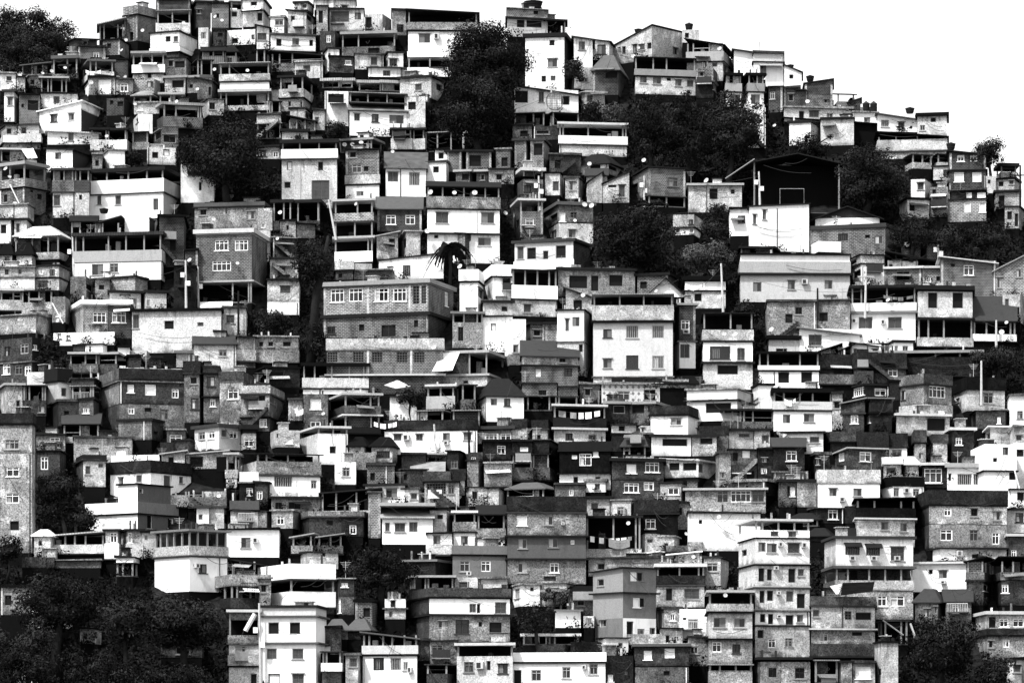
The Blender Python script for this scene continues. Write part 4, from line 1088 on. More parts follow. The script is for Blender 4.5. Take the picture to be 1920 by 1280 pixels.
def build_house(h, individual=True):
    footprint(h)
    rr = random.Random(int(h.x0 * 13 + h.top * 7))
    cx = sum(p[0] for p in h.c) / 4
    cy = sum(p[1] for p in h.c) / 4
    t = wall_tone(h)
    h.org = (cx, cy, h.zbot); h.root = None
    if individual:
        nm = 'shelter' if t is None else 'brick_house' if 'b' in t else 'house'
        h.root = empty(nm, h.org)
        tag(h.root, label_house(h), 'shelter' if t is None else 'house', 'open shelters on the hillside' if t is None else 'houses stacked on the hillside')
    part = Part(h); Z = lambda r: zat(r, h.Yc)
    c = h.c; segs = h.segs
    low = grow(c, -.02)
    # hidden foundation down into the slope
    fm = MB(); fm.prism(grow(c, -.04), h.zbot - 3.2, h.zbot - .002)
    part.put(fm, 'foundation', mat('1'))
    prev = None
    for si, (k, ys, tone, side, wins, posts) in enumerate(segs):
        tone = tone or ('2' if k in 'rofl L' else '7')
        nxt = segs[si + 1] if si + 1 < len(segs) else None
        z1, z0 = Z(ys[0]), Z(ys[-1])
        if k == 's': z0, zl, zr = Z(ys[2]), Z(ys[0]), Z(ys[1])
        if k in 'ws':
            if k == 's': z1 = min(zl, zr)
            # cover the gap to the piece above
            lv = int(tone[0]); holes = {}; todo = []
            for a, b, ya, yb, kk in wins:
                e = h.vis[face_of(h, (a + b) / 2)]; fr = h.fr[e]
                u0, u1 = sorted((fr.upx(a), fr.upx(b))); u0 = max(.06, u0); u1 = min(fr.L - .06, u1)
                Yl = fr.Yat((u0 + u1) / 2)
                wz0, wz1 = zat(yb, Yl), zat(ya, Yl)
                if len(h.vis) == 2:               # keep openings of a receding face inside its storey
                    d = min(0, z1 - .1 - wz1) ; wz0 += d; wz1 += d
                wz0 = max(z0 + .05, wz0); wz1 = min(z1 - .05, wz1)
                if u1 - u0 < .2 or wz1 - wz0 < .2: continue
                if kk == 'a': aircon(h, part, fr, u0, u1, wz0, wz1); continue
                if any(x[0] < u1 and u0 < x[1] and x[2] < wz1 and wz0 < x[3] for x in holes.get(e, [])): continue
                holes.setdefault(e, []).append((u0, u1, wz0, wz1)); todo.append((fr, u0, u1, wz0, wz1, kk))
            zt = None
            if k == 's': zt = [zl, zr, zr, zl] if h.side != 'L' else [zl, zr, zr, zl]
            if side and len(h.vis) == 2:
                # another paint on the flank: thin render skin on that face
                m = wall_mesh(h, z0, z1, holes, zt)
                e = h.vis[1] if h.side == 'R' else h.vis[0]
                hm = MB(); sk = MB()
                # split faces of that edge off
                fr = h.fr[e]
                for f in m.f:
                    pts = [m.v[i] for i in f]
                    on = all(abs((Vector(p[:2]) - fr.P).dot(fr.n)) < 1e-4 for p in pts)
                    (sk if on else hm).face(pts)
                part.put(hm, 'wall', mat(tone)); part.put(sk, 'side_wall', mat(side))
            else:
                part.put(wall_mesh(h, z0, z1, holes, zt), 'wall', mat(tone))
            for q in todo: window(h, part, *q, lv, rr)
            if k == 's':
                rm = MB(); rm.prism(grow(c, .18), [q + .003 for q in zt], [q + .14 for q in zt]); part.put(rm, 'roof', mat('2'))
            if 'b' in tone and z1 - z0 > 1.0:         # concrete frame of a brick wall
                fr = h.fr[h.vis[-1] if h.side == 'L' else h.vis[0]]; ps = [fr.upx(x) for x in posts]
                if not ps and rr.random() < .65: ps = [.12, fr.L - .12]
                for u in ps:
                    if any(x[0] - .2 < u < x[1] + .2 for x in holes.get(h.fr.index(fr), [])): continue
                    pm = MB(); pm.box(fr, max(.01, u - .12), min(fr.L - .01, u + .12), z0 + .01, z1 - .01, -.05, .035); part.put(pm, 'pilaster', mat('8d' if posts else rr.choice(['6d', '7d', '5d'])))
            if prev is None and k == 'w' and rr.random() < .8:
                rm = MB(); q0, q1 = rr.uniform(.08, .3), rr.uniform(.08, .3)
                rm.prism(grow(c, [.32, .12, .05, .12] if len(h.vis) == 1 else .2), [z1 + .003] * 4, [z1 + q0, z1 + q1, z1 + q1, z1 + q0])
                part.put(rm, 'roof', mat(rr.choice(['1', '2', '2d', '3d', '5d'])))
            elif prev in ('w', 'p') and rr.random() < .7:
                rm = MB(); rm.prism(grow(c, rr.uniform(.09, .24)), z1 - .08, z1 + .06); part.put(rm, 'ledge', mat(rr.choice(['1', '2', '2', '4d'])))
            fr = h.fr[h.vis[-1] if h.side == 'L' else h.vis[0]]
            if rr.random() < .3 and fr.L > 2.5:       # a drainpipe
                u = rr.choice([.15, fr.L - .2, fr.L * rr.uniform(.2, .8)])
                if not any(x[0] - .15 < u < x[1] + .15 for x in holes.get(h.fr.index(fr), [])):
                    p = fr.at(u, .06); pm = MB(); pm.tube([(*p, z0), (*p, z1 - .05)], .045, 5)
                    part.put(pm, 'drainpipe', mat('9' if lv < 6 else rr.choice(['4', '8', '3'])))
        elif k == 'p':
            pm = MB(); g = grow(c, .1)
            if side and len(h.vis) == 2:
                pm.prism(g, z0, z1); hm = MB(); sk = MB(); e = h.vis[1] if h.side == 'R' else h.vis[0]
                fr = Frame(g[e], g[(e + 1) % 4])
                for f in pm.f:
                    pts = [pm.v[i] for i in f]
                    (sk if all(abs((Vector(p[:2]) - fr.P).dot(fr.n)) < 1e-4 for p in pts) else hm).face(pts)
                part.put(hm, 'parapet', mat(tone)); part.put(sk, 'side_parapet', mat(side))
            else:
                pm.prism(g, z0, z1); part.put(pm, 'parapet', mat(tone))
            if rr.random() < .75:
                lm = MB(); lm.prism(grow(c, .2), z0 - .1, z0 + .04); part.put(lm, 'ledge', mat(rr.choice(['1', '1', '2', '3'])))
        elif k == 'r':
            rm = MB(); g = grow(c, [.4, .25, .05, .25] if len(h.vis) == 1 else .3)
            th = max(.1, min(z1 - z0, .45))
            rm.prism(g, z1 - th, z1); part.put(rm, 'roof', mat(tone))
            if z1 - z0 > th + .05:
                wm = MB(); wm.prism(c, z0, z1 - th - .002); part.put(wm, 'wall', mat(tone))
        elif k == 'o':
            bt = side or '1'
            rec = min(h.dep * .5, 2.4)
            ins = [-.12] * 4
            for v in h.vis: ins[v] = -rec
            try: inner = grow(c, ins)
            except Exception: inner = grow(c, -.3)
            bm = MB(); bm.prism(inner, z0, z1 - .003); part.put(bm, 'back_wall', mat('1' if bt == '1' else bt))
            if prev not in ('r', 'f', 'g', 'l', 'L', 'p'):
                rm = MB(); rm.prism(grow(c, [.3, .15, .05, .15] if len(h.vis) == 1 else .2), z1 - .002, z1 + .1); part.put(rm, 'roof', mat(rr.choice(['2c', '3c', '6c'])))
            # posts at the corners and where the photograph shows them
            pt = tone if int(tone[0]) > 4 else '6'
            spots = []
            for v in h.vis:
                fr = h.fr[v]
                spots += [(fr, .1), (fr, fr.L - .1)]
            for px in posts:
                fr = h.fr[h.vis[face_of(h, px)]]; u = fr.upx(px)
                if .2 < u < fr.L - .2: spots.append((fr, u))
            seen = []
            for fr, u in spots:
                p = Vector(fr.at(u, -.1))
                if any((p - q).length < .25 for q in seen): continue
                seen.append(p)
                pm = MB(); pm.box(fr, u - .075, u + .075, z0, z1 - .004, -.18, -.03); part.put(pm, 'post', mat(pt))
            fr = h.fr[h.vis[-1] if h.side == 'L' else h.vis[0]]
            us = sorted(u for f2, u in spots if f2 is fr)
            for ua, ub in zip(us, us[1:]):
                q = 1.0 if h.label else rr.random()
                if ub - ua < .5 or z1 - z0 < .5: continue
                if q < .14: ib = MB(); ib.box(fr, ua + .08, ub - .08, z0 + .002, z1 - .01, -.5, -.3); part.put(ib, 'infill_wall', mat(rr.choice(['4b', '3b', '6d', '3d', '8d'])))
                elif q < .26: ib = MB(); e = ua + (ub - ua) * rr.uniform(.35, .65); ib.box(fr, ua + .08, e, z0 + .002, z1 - .01, -.45, -.3); part.put(ib, 'infill_wall', mat(rr.choice(['5d', '3d', '7d', '4b'])))
                elif q < .4: ib = MB(); ib.box(fr, ua + .08, ub - .08, z0 + (z1 - z0) * rr.uniform(.45, .7), z1 - .01, -.3, -.26); part.put(ib, 'blind', mat(rr.choice(['3', '5d', '7', '2c'])))
                elif q < .55: ib = MB(); zr_ = z0 + min(.45, (z1 - z0) * .5); ib.box(fr, ua + .07, ub - .07, zr_ - .05, zr_, -.14, -.08); part.put(ib, 'rail', mat(rr.choice(['8', '6', '3'])))
            # things kept on the terrace: a few boxes and cloths on the floor
            fr = h.fr[h.vis[-1] if h.side == 'L' else h.vis[0]]
            n = int(fr.L / 2.2)
            for q in range(n):
                if rr.random() < .45 or z1 - z0 < .7 or z1 - z0 > 4: continue
                u = rr.uniform(.4, fr.L - .8); w = rr.uniform(.25, .7); hh = rr.uniform(.25, .75) * (z1 - z0)
                bx = MB(); bx.box(fr, u, u + w, z0 + .002, z0 + hh, -rec * .7, -rec * .7 + .4)
                part.put(bx, 'cupboard', mat(rr.choice(['3', '4d', '6', '8', '2'])))
            if nxt is None or nxt[0] not in 'pw': 
                pm = MB(); pm.prism(c, z0 - .12, z0 - .002); part.put(pm, 'floor_slab', mat('4'))
        elif k == 'f':
            e0 = h.vis[0]
            a, b, d2, d3 = c
            if len(h.vis) == 1:
                g = grow(c, [.35, .2, -.4 * h.dep, .2])
                zb = z0 + max(.3, (ys[1] - ys[0]) * h.Yc / F * 1.02 + 0.0)
                zr = zat(ys[0], max(p[1] for p in g))
                zr = max(zr, z0 + .3)
                rm = MB(); rm.prism(g, [z0 - .02, z0 - .02, z0 - .02, z0 - .02], [z0 + .07, z0 + .07, zr, zr]); part.put(rm, 'roof', mat(tone))
            else:
                g = grow(c, .3); mid = [(g[0][0] + g[2][0]) / 2, (g[0][1] + g[2][1]) / 2]
                zr = zat(ys[0], mid[1]); rm = MB()
                ap = [((p[0] * .35 + mid[0] * .65), (p[1] * .35 + mid[1] * .65)) for p in g]
                for e in range(4):
                    p, q = g[e], g[(e + 1) % 4]; p2, q2 = ap[e], ap[(e + 1) % 4]
                    rm.face([(*p, z0), (*q, z0), (*q2, zr), (*p2, zr)])
                    rm.face([(*p, z0 - .1), (*q, z0 - .1), (*q, z0), (*p, z0)])
                rm.face([(*p, zr) for p in ap]); rm.face([(*p, z0 - .1) for p in g][::-1]); part.put(rm, 'roof', mat(tone))
        elif k in 'lL':
            za, zb = (Z(ys[0]), Z(ys[1])) if k == 'l' else (Z(ys[1]), Z(ys[0]))
            lo = min(za, zb)
            g = grow(c, [.45, .3, .05, .3] if len(h.vis) == 1 else .3)
            zz = [za, zb, zb, za]
            rm = MB(); rm.prism(g, [q - .12 for q in zz], zz); part.put(rm, 'roof', mat(tone))
            zn = Z(nxt[1][0]) if nxt else lo
            if nxt and nxt[0] in 'wsp':
                wm = MB(); wm.prism(c, zn, [max(zn + .01, q - .125) for q in zz]); part.put(wm, 'gable', mat(nxt[2] or '7'))
        elif k == 'g':
            fr = h.fr[h.vis[-1] if h.side == 'L' else h.vis[0]]
            pk, ev = Z(ys[0]), Z(ys[1]); th = .12
            a, b = fr.at(0), fr.at(fr.L); mfp = fr.at(fr.L / 2)
            D = -min(h.dep, 7.0)
            A2, B2, M2 = fr.at(0, D), fr.at(fr.L, D), fr.at(fr.L / 2, D)
            dark = h.label and 'shed' in h.label
            gm = MB()
            if not dark:
                gm.face([(*a, ev), (*b, ev), (*mfp, pk - th)]); gm.face([(*B2, ev), (*A2, ev), (*M2, pk - th)]); gm.face([(*a, ev), (*mfp, pk - th), (*M2, pk - th), (*A2, ev)]); gm.face([(*b, ev), (*B2, ev), (*M2, pk - th), (*mfp, pk - th)]); part.put(gm, 'gable', mat(tone))
            rm = MB()
            for u0, ue in ((-.5, fr.L / 2), (fr.L + .5, fr.L / 2)):
                ze = ev - .5 * (pk - ev) / (fr.L / 2)
                p, q, p2, q2 = fr.at(u0, .5), fr.at(ue, .5), fr.at(u0, D), fr.at(ue, D)
                cc = [p, q, q2, p2] if u0 < ue else [q, p, p2, q2]
                zz = [ze, pk, pk, ze] if u0 < ue else [pk, ze, ze, pk]
                rm.prism(cc, [z - th for z in zz], zz)
            part.put(rm, 'roof', mat('2'))
        prev = k
    if individual: clutter(h, part, rr)
    return h
# ---------------------------------------------------------------- the hillside
CREST = [(-600, 90), (0, 90), (160, 95), (185, 110), (232, 60), (300, 30), (450, 10), (700, 12), (765, 40), (900, 50), (1000, 60), (1150, 95), (1300, 100), (1500, 170), (1650, 220), (1780, 295), (1850, 325), (1920, 345), (2600, 520)]
def crest(px):
    for (a, ya), (b, yb) in zip(CREST, CREST[1:]):
        if a <= px <= b: return ya + (yb - ya) * (px - a) / (b - a)
    return 300
def ground(X, Y):
    row = 1280 - (Y - Y0) * 1280 / (Y1 - Y0)
    px = max(-590, min(2590, CX + F * X / Y))
    cr = crest(px) + 38
    if row < cr:
        Yc = depth(cr); z = zat(cr, Yc) - (Y - Yc) * .25
    else: z = zat(row, Y)
    z -= 1.7
    z += .35 * math.sin(X * .9 + Y * .35) * math.sin(Y * .7 - X * .2)
    return max(z, 0.0)
tm = MB()
nx, ny = 150, 140
xs = [-120 + 240 * i / nx for i in range(nx + 1)]; ys = [312 + (620 - 312) * j / ny for j in range(ny + 1)]
for y in ys:
    for x in xs: tm.v.append((x, y, ground(x, y)))
for j in range(ny):
    for i in range(nx):
        a = j * (nx + 1) + i; tm.f.append((a, a + 1, a + nx + 2, a + nx + 1)); tm.m.append(0)
def groundmat(name, a, b):
    m = bpy.data.materials.new(name); m.use_nodes = True; nt = m.node_tree; bs = nt.nodes['Principled BSDF']; bs.inputs['Roughness'].default_value = 1.0; bs.inputs['Specular IOR Level'].default_value = 0
    tc = nd(nt, 'ShaderNodeTexCoord'); n = nd(nt, 'ShaderNodeTexNoise', Scale=1.1, Detail=8.0, Roughness=.7); nt.links.new(tc.outputs['Object'], n.inputs['Vector'])
    nt.links.new(ramp(nt, n.outputs[0], .35, .68, a, b), bs.inputs['Base Color'])
    return m
tag(tm.build('terrain', groundmat('dark_earth', .003, .022), smooth=True), kind='structure')
gm = MB(); gm.face([(-6000, -3000, -.02), (6000, -3000, -.02), (6000, 9000, -.02), (-6000, 9000, -.02)])
tag(gm.build('ground', groundmat('flat_ground', .05, .12)), kind='structure')
# ---------------------------------------------------------------- houses: the 315 that show largest one by one, the small rest as one object
order = sorted([h for h in HOUSES if h.area > 0], key=lambda h: -(h.area + (10000 if h.label else 0)))
KEEP = 315
keep = {h.i for h in order[:KEEP]}
for h in HOUSES:
    if h.i in keep: build_house(h, True)
for h in order[KEEP:]: build_house(h, False)
so = SINK.mb.build('small_houses', SINK.mats)
if so: tag(so, 'crowd of small huts and sheds squeezed between the larger houses', 'houses', kind='stuff')
# ---------------------------------------------------------------- trees
LEAF = [groundmat('leaves_dark', .003, .015), groundmat('leaves_grey', .008, .036), groundmat('leaves_pale', .03, .1)]
BARK = plainmat('bark', .016, .95, 0)
def leafquad(mb, p, s, rr, out=None):
    a = Vector((rr.gauss(0, 1), rr.gauss(0, 1), rr.gauss(0, .8))).normalized()
    if out is not None: a = (out + a * .5 + Vector((0, 0, .2))).normalized()
    b = a.orthogonal().normalized()
    b = (b * math.cos(rr.random() * 6.3) + a.cross(b) * math.sin(rr.random() * 6.3)); c = a.cross(b)
    mb.face([p - b * s, p - c * s * .45, p + b * s, p + c * s * .45])
def make_tree(t):
    x0, x1, y0, y1, foot, label, tone, kind = t
    rr = random.Random(int(x0 * 7 + y0))
    far = y0 < 160 and x1 < 170
    Y = 500.0 + (x0 % 7) * 2 if far else depth(foot) - 1.2
    Xc = xat((x0 + x1) / 2, Y); W = (x1 - x0) * Y / F; H = (y1 - y0) * Y / F; zc = zat((y0 + y1) / 2, Y)
    zb = min(zat(foot, Y), zc - H * .5) - 1.0
    root = empty(kind, (Xc, Y, zb))
    org = (Xc, Y, zb)
    # no label group: every tree is told apart
    tag(root, label, 'bush' if kind == 'bush' else 'tree')
    dy = max(W, H) * .4
    lobes = []
    if kind == 'palm_tree':
        tm_ = MB(); tm_.tube([(Xc, Y, zb), (Xc + .1, Y, zc - H * .2), (Xc, Y, zc + H * .25)], [.22, .17, .14]); tm_.build('trunk', BARK, root, org, True)
        cm = MB()
        for k in range(22):
            an = rr.random() * 6.283; L = W * rr.uniform(.45, .62); up = rr.uniform(-.1, .8); last = None
            for q in range(9):
                s = q / 8; p = Vector((Xc + math.cos(an) * L * s, Y + math.sin(an) * L * s, zc + H * .25 + up * L * s - 1.1 * L * s * s))
                if last:
                    for sg in (-1, 1):
                        side = Vector((-math.sin(an), math.cos(an), -.6)) * sg * .5 * (1.15 - s)
                        cm.face([last, p, p + side, last + side * .9])
                last = p
        cm.build('crown', LEAF[0], root, org); return
    n = max(8, int(W * H / 1.9) if W * H < 60 else 34 + int(W * 1.2))
    for k in range(n):
        for _ in range(40):
            u, w, v = rr.uniform(-1, 1), rr.uniform(-1, 1), rr.uniform(-1, 1)
            q = u * u + w * w + v * v
            if .12 < q < 1 and (kind == 'bush' or v > -.8): break
        r = rr.uniform(.13, .29) * min(W, H) * (1.4 if n < 16 else .92)
        if rr.random() < .25: u *= 1.12; v *= 1.1; r *= .55          # sprays that break the outline
        lobes.append((Vector((Xc + u * (W / 2 - r * .6), Y + w * dy, zc + v * (H / 2 - r * .6))), r))
    for k in range(6): lobes.append((Vector((Xc + rr.uniform(-.22, .22) * W, Y + rr.uniform(-.1, .3) * dy, zc + rr.uniform(-.22, .2) * H)), .26 * min(W, H)))
    tr = MB(); lm = MB()
    base = Vector((Xc + rr.uniform(-.1, .1) * W, Y + .2, zb))
    if kind == 'leaning_tree':
        base = Vector((xat(580, Y), Y, zb)); k1 = Vector((xat(592, Y), Y + .2, zat(560, Y))); k2 = Vector((xat(610, Y), Y, zat(478, Y)))
        tr.tube([base, k1, k2, k2 + Vector((.3, 0, 2.0))], [.55, .42, .3, .12], 8); fork = k2 + Vector((-.3, 0, -2.5))
    else:
        fork = Vector((Xc, Y, zc - H * .22)); tw = max(.1, min(.45, W * .045))
        tr.tube([base, (base + fork) / 2 + Vector((rr.uniform(-.3, .3), 0, 0)), fork], [tw * 1.25, tw, tw * .75], 8)
    tr.build('trunk', BARK, root, org, True)
    for p, r in lobes[:9]:
        mid = (fork + p) / 2 + Vector((rr.uniform(-.4, .4), rr.uniform(-.4, .4), rr.uniform(0, .5)))
        lm.tube([fork, mid, p], [.14, .09, .04], 5)
    lm.build('branches', BARK, root, org, True)
    cm = MB()
    for p, r in lobes:
        cnt = min(int(190 * r * r) + 30, 1300); clump = 1 if rr.random() < .3 else 0; sq = rr.uniform(.6, .9)
        for q in range(cnt):
            d = Vector((rr.gauss(0, 1), rr.gauss(0, 1), rr.gauss(0, 1))).normalized()
            rad = r * (rr.random() ** .3) * rr.uniform(.82, 1.22)
            cm.mi = clump if rr.random() < .93 else 1 - clump
            leafquad(cm, p + Vector((d.x * rad, d.y * rad, d.z * rad * sq)), rr.uniform(.07, .2), rr, d)
    cm.build('crown', [LEAF[tone], LEAF[(1, 0, 1)[tone]]], root, org)
for t in TREES: make_tree(t)
# undergrowth wherever the slope itself shows
ug = MB(); rr = random.Random(5)
for gx in range(-70, GW + 70):
    for gy in range(0, GH):
        row, px = gy * 4, gx * 4
        if (gx < -6 or gx > GW + 6) and (gx + gy) % 3: continue
        if (gx, gy) in GRID or row < crest(px) + 30: continue
        for q in range(3):
            Y = depth(row) + rr.uniform(-.6, .4); X = xat(px + rr.uniform(-3, 3), Y); z = ground(X, Y) + rr.uniform(0, .9)
            leafquad(ug, Vector((X, Y, z)), rr.uniform(.12, .3), rr)
for h in HOUSES:
    if h.area > 0 and rr.random() < .5:
        fr = h.fr[h.vis[-1] if h.side == 'L' else h.vis[0]]
        for q in range(rr.randint(1, 3)):
            u = rr.uniform(0, fr.L); w = rr.uniform(.3, 1.2); hh = rr.uniform(.25, 1.1)
            ug.mi = rr.choice([0, 0, 0, 1])
            for k in range(int(60 * w * hh) + 12):
                x, y = fr.at(u + rr.gauss(0, w * .4), rr.uniform(.15, .7)); leafquad(ug, Vector((x, y, h.zbot + hh * rr.random() ** 1.5)), rr.uniform(.07, .17), rr)
ug.mi = 0
o = ug.build('undergrowth', [LEAF[0], LEAF[1]])
if o: tag(o, 'dark weeds and creepers covering the bare slope between houses', 'undergrowth', kind='stuff')
# ---------------------------------------------------------------- small things on and around the houses
def spot(x, y, out=.35):
    """point in front of whatever house shows at a pixel"""
    h = house_at(x, y) or house_at(x, y + 6) or house_at(x, y + 14)
    if h is None: return depth(y) - .5, None
    fr = h.fr[h.vis[face_of(h, x)]]; u = max(0, min(fr.L, fr.upx(x)))
    return fr.Yat(u) - out, h
def thing_label(base, x, y, room=15): return place_words(x, y, 0, 0, base, room)
wires = plainmat('cable', .02, .6)
DISHW, STEEL = mat('8'), mat('5')
dish_proto = None
def make_dish():
    root = empty('satellite_dish', (0, 0, 0))
    m = MB(); rings = 4; seg = 14
    for k in range(rings):
        ra, rb = k / rings, (k + 1) / rings
        for q in range(seg):
            a, b = q * 2 * math.pi / seg, (q + 1) * 2 * math.pi / seg
            pt = lambda r_, t_, off=0: (r_ * math.cos(t_), .28 * r_ * r_ - .28 + off, r_ * math.sin(t_))
            m.face([pt(ra, a), pt(rb, a), pt(rb, b), pt(ra, b)]) if k else m.face([pt(0, 0), pt(rb, a), pt(rb, b)])
    for v, f in [(list(m.v), list(m.f))]:
        for fc in f: m.face([(v[i][0], v[i][1] - .03, v[i][2]) for i in fc][::-1])
    # bowl opens towards -Y
    m.v = [(x, -y, z) for x, y, z in m.v]; m.f = [fc[::-1] for fc in m.f]
    m.build('bowl', DISHW, root)
    a = MB(); a.tube([(0, .3, -.9), (0, .35, -.1), (0, .25, 0)], .05); a.build('mast', STEEL, root)
    b = MB(); b.tube([(0, .1, -.9), (0, -.75, -.1)], .03); b.prism([(-.08, -.85), (.08, -.85), (.08, -.68), (-.08, -.68)], -.15, .05); b.build('feed_arm', mat('4'), root)
    return root
DISHES = [(122,127,4),(97,133,4),(80,137,3),(267,57,4),(403,31,4),(416,38,4),(221,145,5),(234,145,5),(171,154,5),(331,190,4),(370,167,4),(200,255,4),(464,132,4),(344,43,4),(236,75,4),(228,94,4),(402,130,4),(253,195,4),(646,271,5),(661,271,5),(677,267,5),(736,284,4),(10,316,5),(18,331,4),(28,381,5),(400,410,5),(355,487,5),(445,493,4),(108,600,5),(525,398,5),(520,447,4),(667,382,4),(807,360,6),(852,361,5),(890,361,6),(801,433,6),(948,399,5),(862,499,6),(841,617,6),(813,650,6),(1096,383,6),(1109,385,6),(1324,338,6),(1011,318,4),(1093,553,5),(1105,307,5),(1348,556,5),(1700,458,6),(1446,617,6),(1820,582,4),(1887,604,4),(1878,622,6),(1665,562,5),(1357,625,6),(1378,626,6),(1409,627,6),(410,929,5),(195,985,5),(1349,91,5),(1197,89,4),(1187,105,5),(1514,190,5),(1452,235,4),(1207,300,5),(1078,413,4),(1348,968,5),(1178,980,4),(1360,1115,4),(1287,1000,4),(1230,545,4),(606,775,4),(1300,1043,4),(1666,1032,4),(872,408,4)]
def copy_thing(root):
    c = root.copy(); COL.objects.link(c)
    for ch in list(root.children):
        d = ch.copy(); COL.objects.link(d); d.parent = c
        for g in list(ch.children):
            e = g.copy(); COL.objects.link(e); e.parent = d
    return c
dp = make_dish(); first = True
for i, (x, y, r) in enumerate(DISHES):
    Y, h = spot(x, y, .9)
    o = dp if first else copy_thing(dp); first = False
    s = max(.2, r * Y / F * .85); o.scale = (s, s, s)
    o.location = (xat(x, Y), Y, zat(y, Y)); rr = random.Random(i)
    o.rotation_euler = (math.radians(-rr.uniform(15, 35)), 0, math.radians(rr.uniform(-45, 30)))
    o['label'] = None or thing_label(['white satellite dish', 'round white dish aerial', 'small white dish'][i % 3] + (' tilted skyward' if i % 2 else ''), x, y)
    o['category'] = 'satellite dish'; o['group'] = 'satellite dishes on the houses'
# water tanks
def make_tank():
    root = empty('water_tank', (0, 0, 0))
    def lathe(pr, n=18):
        m = MB()
        for (ra, za), (rb, zb) in zip(pr, pr[1:]):
            for q in range(n):
                a, b = q * 6.28318 / n, (q + 1) * 6.28318 / n
                m.face([(ra * math.cos(a), ra * math.sin(a), za), (ra * math.cos(b), ra * math.sin(b), za), (rb * math.cos(b), rb * math.sin(b), zb), (rb * math.cos(a), rb * math.sin(a), zb)])
        return m
    lathe([(.01, 0), (.74, 0), (.8, .25), (.86, .28), (.9, .62), (.95, .65), (1.0, .95), (.01, .95)]).build('tank_body', mat('2'), root)
    lathe([(1.04, .951), (1.05, 1.02), (.5, 1.16), (.3, 1.2), (.28, 1.26), (.01, 1.27)]).build('lid', mat('3'), root)
    return root
TANKS = [(1000,20,36,20),(985,18,16,14),(1292,57,16,14),(1519,153,16,12),(1624,212,14,22),(1638,214,14,24),(1706,213,18,12),(1783,281,18,14),(195,400,18,10),(1482,128,14,7),(405,8,14,8),(1360,997,24,11),(213,665,20,8),(302,650,18,12),(690,62,12,8),(1830,472,14,8),(1840,1050,14,10),(395,850,14,9),(1197,62,16,8)]
tp = make_tank()
for i, (x, y, w, hh) in enumerate(TANKS):
    Y, h = spot(x, y + 6, -1.2)
    o = tp if i == 0 else copy_thing(tp)
    o.location = (xat(x, Y), Y, zat(y, Y)); s = w * Y / F / 2.1; o.scale = (s, s, hh * Y / F / 1.27)
    o['label'] = thing_label('dark round water tank', x, y); o['category'] = 'water tank'; o['group'] = 'water tanks on the roofs'
# utility poles: x at the top, x at the foot, top row, foot row, crossarm?, boxes?
POLES = [(869,869,216,284,0,1,'white utility pole with two meter boxes by the dark trees'),(1034,1033,165,248,0,0,'tall white mast holding a round net on the low white house'),(1352,1356,494,585,0,0,'plain pale pole standing among the washing lines'),(1624,1622,500,596,1,0,'pale lamp pole with a crossarm before the balcony house'),(345,349,560,470,0,0,''),(136,139,438,548,0,1,'pale pole with meter boxes beside the dark veranda'),(1423,1425,322,392,0,1,'white pole with meter boxes before the dark shed'),(1913,1913,310,424,1,0,'black utility pole with a crossarm at the picture edge'),(814,818,795,866,0,1,'crooked pole leaning before the long white house'),(879,880,806,856,0,0,'thin black pole by the two right windows of the long white house'),(1759,1760,458,500,0,1,'pale pole at the foot of the scrub slope'),(348,349,488,580,0,1,'pale pole with a meter box beside the narrow dark house'),(371,372,500,580,0,1,'white post carrying meter boxes by the brick garage house'),(447,447,545,640,0,0,'white thin pole below the black garage'),(616,630,374,450,0,0,'leaning white post at the open brick floors'),(1868,1868,600,650,0,0,'thin pole before the tiled-roof house'),(1533,1533,540,600,0,0,'thin dark rod pole before the wide pale house'),(1840,1840,676,760,0,0,'slim pale pipe pole at the dark-parapet white house'),(1010,1012,330,395,0,1,'pale post with a meter box by the dark creepers'),(1208,1208,330,392,0,1,'white post with meter box beside the stilted brick house'),(486,489,1130,1290,0,1,'white pole running down beside the tall white ribbed house'),(780,781,20,60,0,0,''),(1707,1716,1168,1196,0,0,'short leaning post under the open dark stairs'),(1274,1276,690,760,0,0,''),(966,968,570,606,0,0,'')]
for i, (xa, xb, ya, yb, arm, bx, lab) in enumerate(POLES):
    if not lab: continue
    Y, h = spot(xb, (ya + yb) / 2, .7)
    black = 'black' in lab or 'dark rod' in lab
    root = empty('utility_pole', (xat(xb, Y), Y, zat(yb, Y))); org = tuple(root.location)
    tag(root, lab, 'pole')
    m = MB(); m.tube([(xat(xb, Y), Y, zat(yb, Y)), (xat(xa, Y), Y, zat(ya, Y))], [.14, .09], 8); m.build('post', mat('2' if black else '8'), root, org)
    if arm:
        a = MB(); z = zat(ya + 20, Y); a.prism([(xat(xa - 16, Y), Y - .2), (xat(xa + 16, Y), Y - .2), (xat(xa + 16, Y), Y - .12), (xat(xa - 16, Y), Y - .12)], z, z + .12); a.build('crossarm', mat('2' if black else '7'), root, org)
    if bx:
        for k, dy in ((-1, .35), (1, .52)):
            z = zat(ya + (yb - ya) * dy, Y); x = xat(xa, Y) + k * .32
            b = MB(); b.prism([(x - .2, Y - .3), (x + .2, Y - .3), (x + .2, Y - .1), (x - .2, Y - .1)], z, z + .5); b.build('meter_box', mat('9'), root, org)
    if 'net' in lab:
        b = MB(); cz = zat(190, Y); b.tube([(xat(1040, Y) + 1.0 * math.cos(t * .3142), Y - .1, cz + 1.05 * math.sin(t * .3142)) for t in range(21)], .05)
        for q in range(-3, 4): b.tube([(xat(1040, Y) + q * .28, Y - .1, cz - .95), (xat(1040, Y) + q * .28, Y - .1, cz + .95)], .02, 4); b.tube([(xat(1040, Y) - .95, Y - .1, cz + q * .28), (xat(1040, Y) + .95, Y - .1, cz + q * .28)], .02, 4)
        b.build('net', mat('5'), root, org)
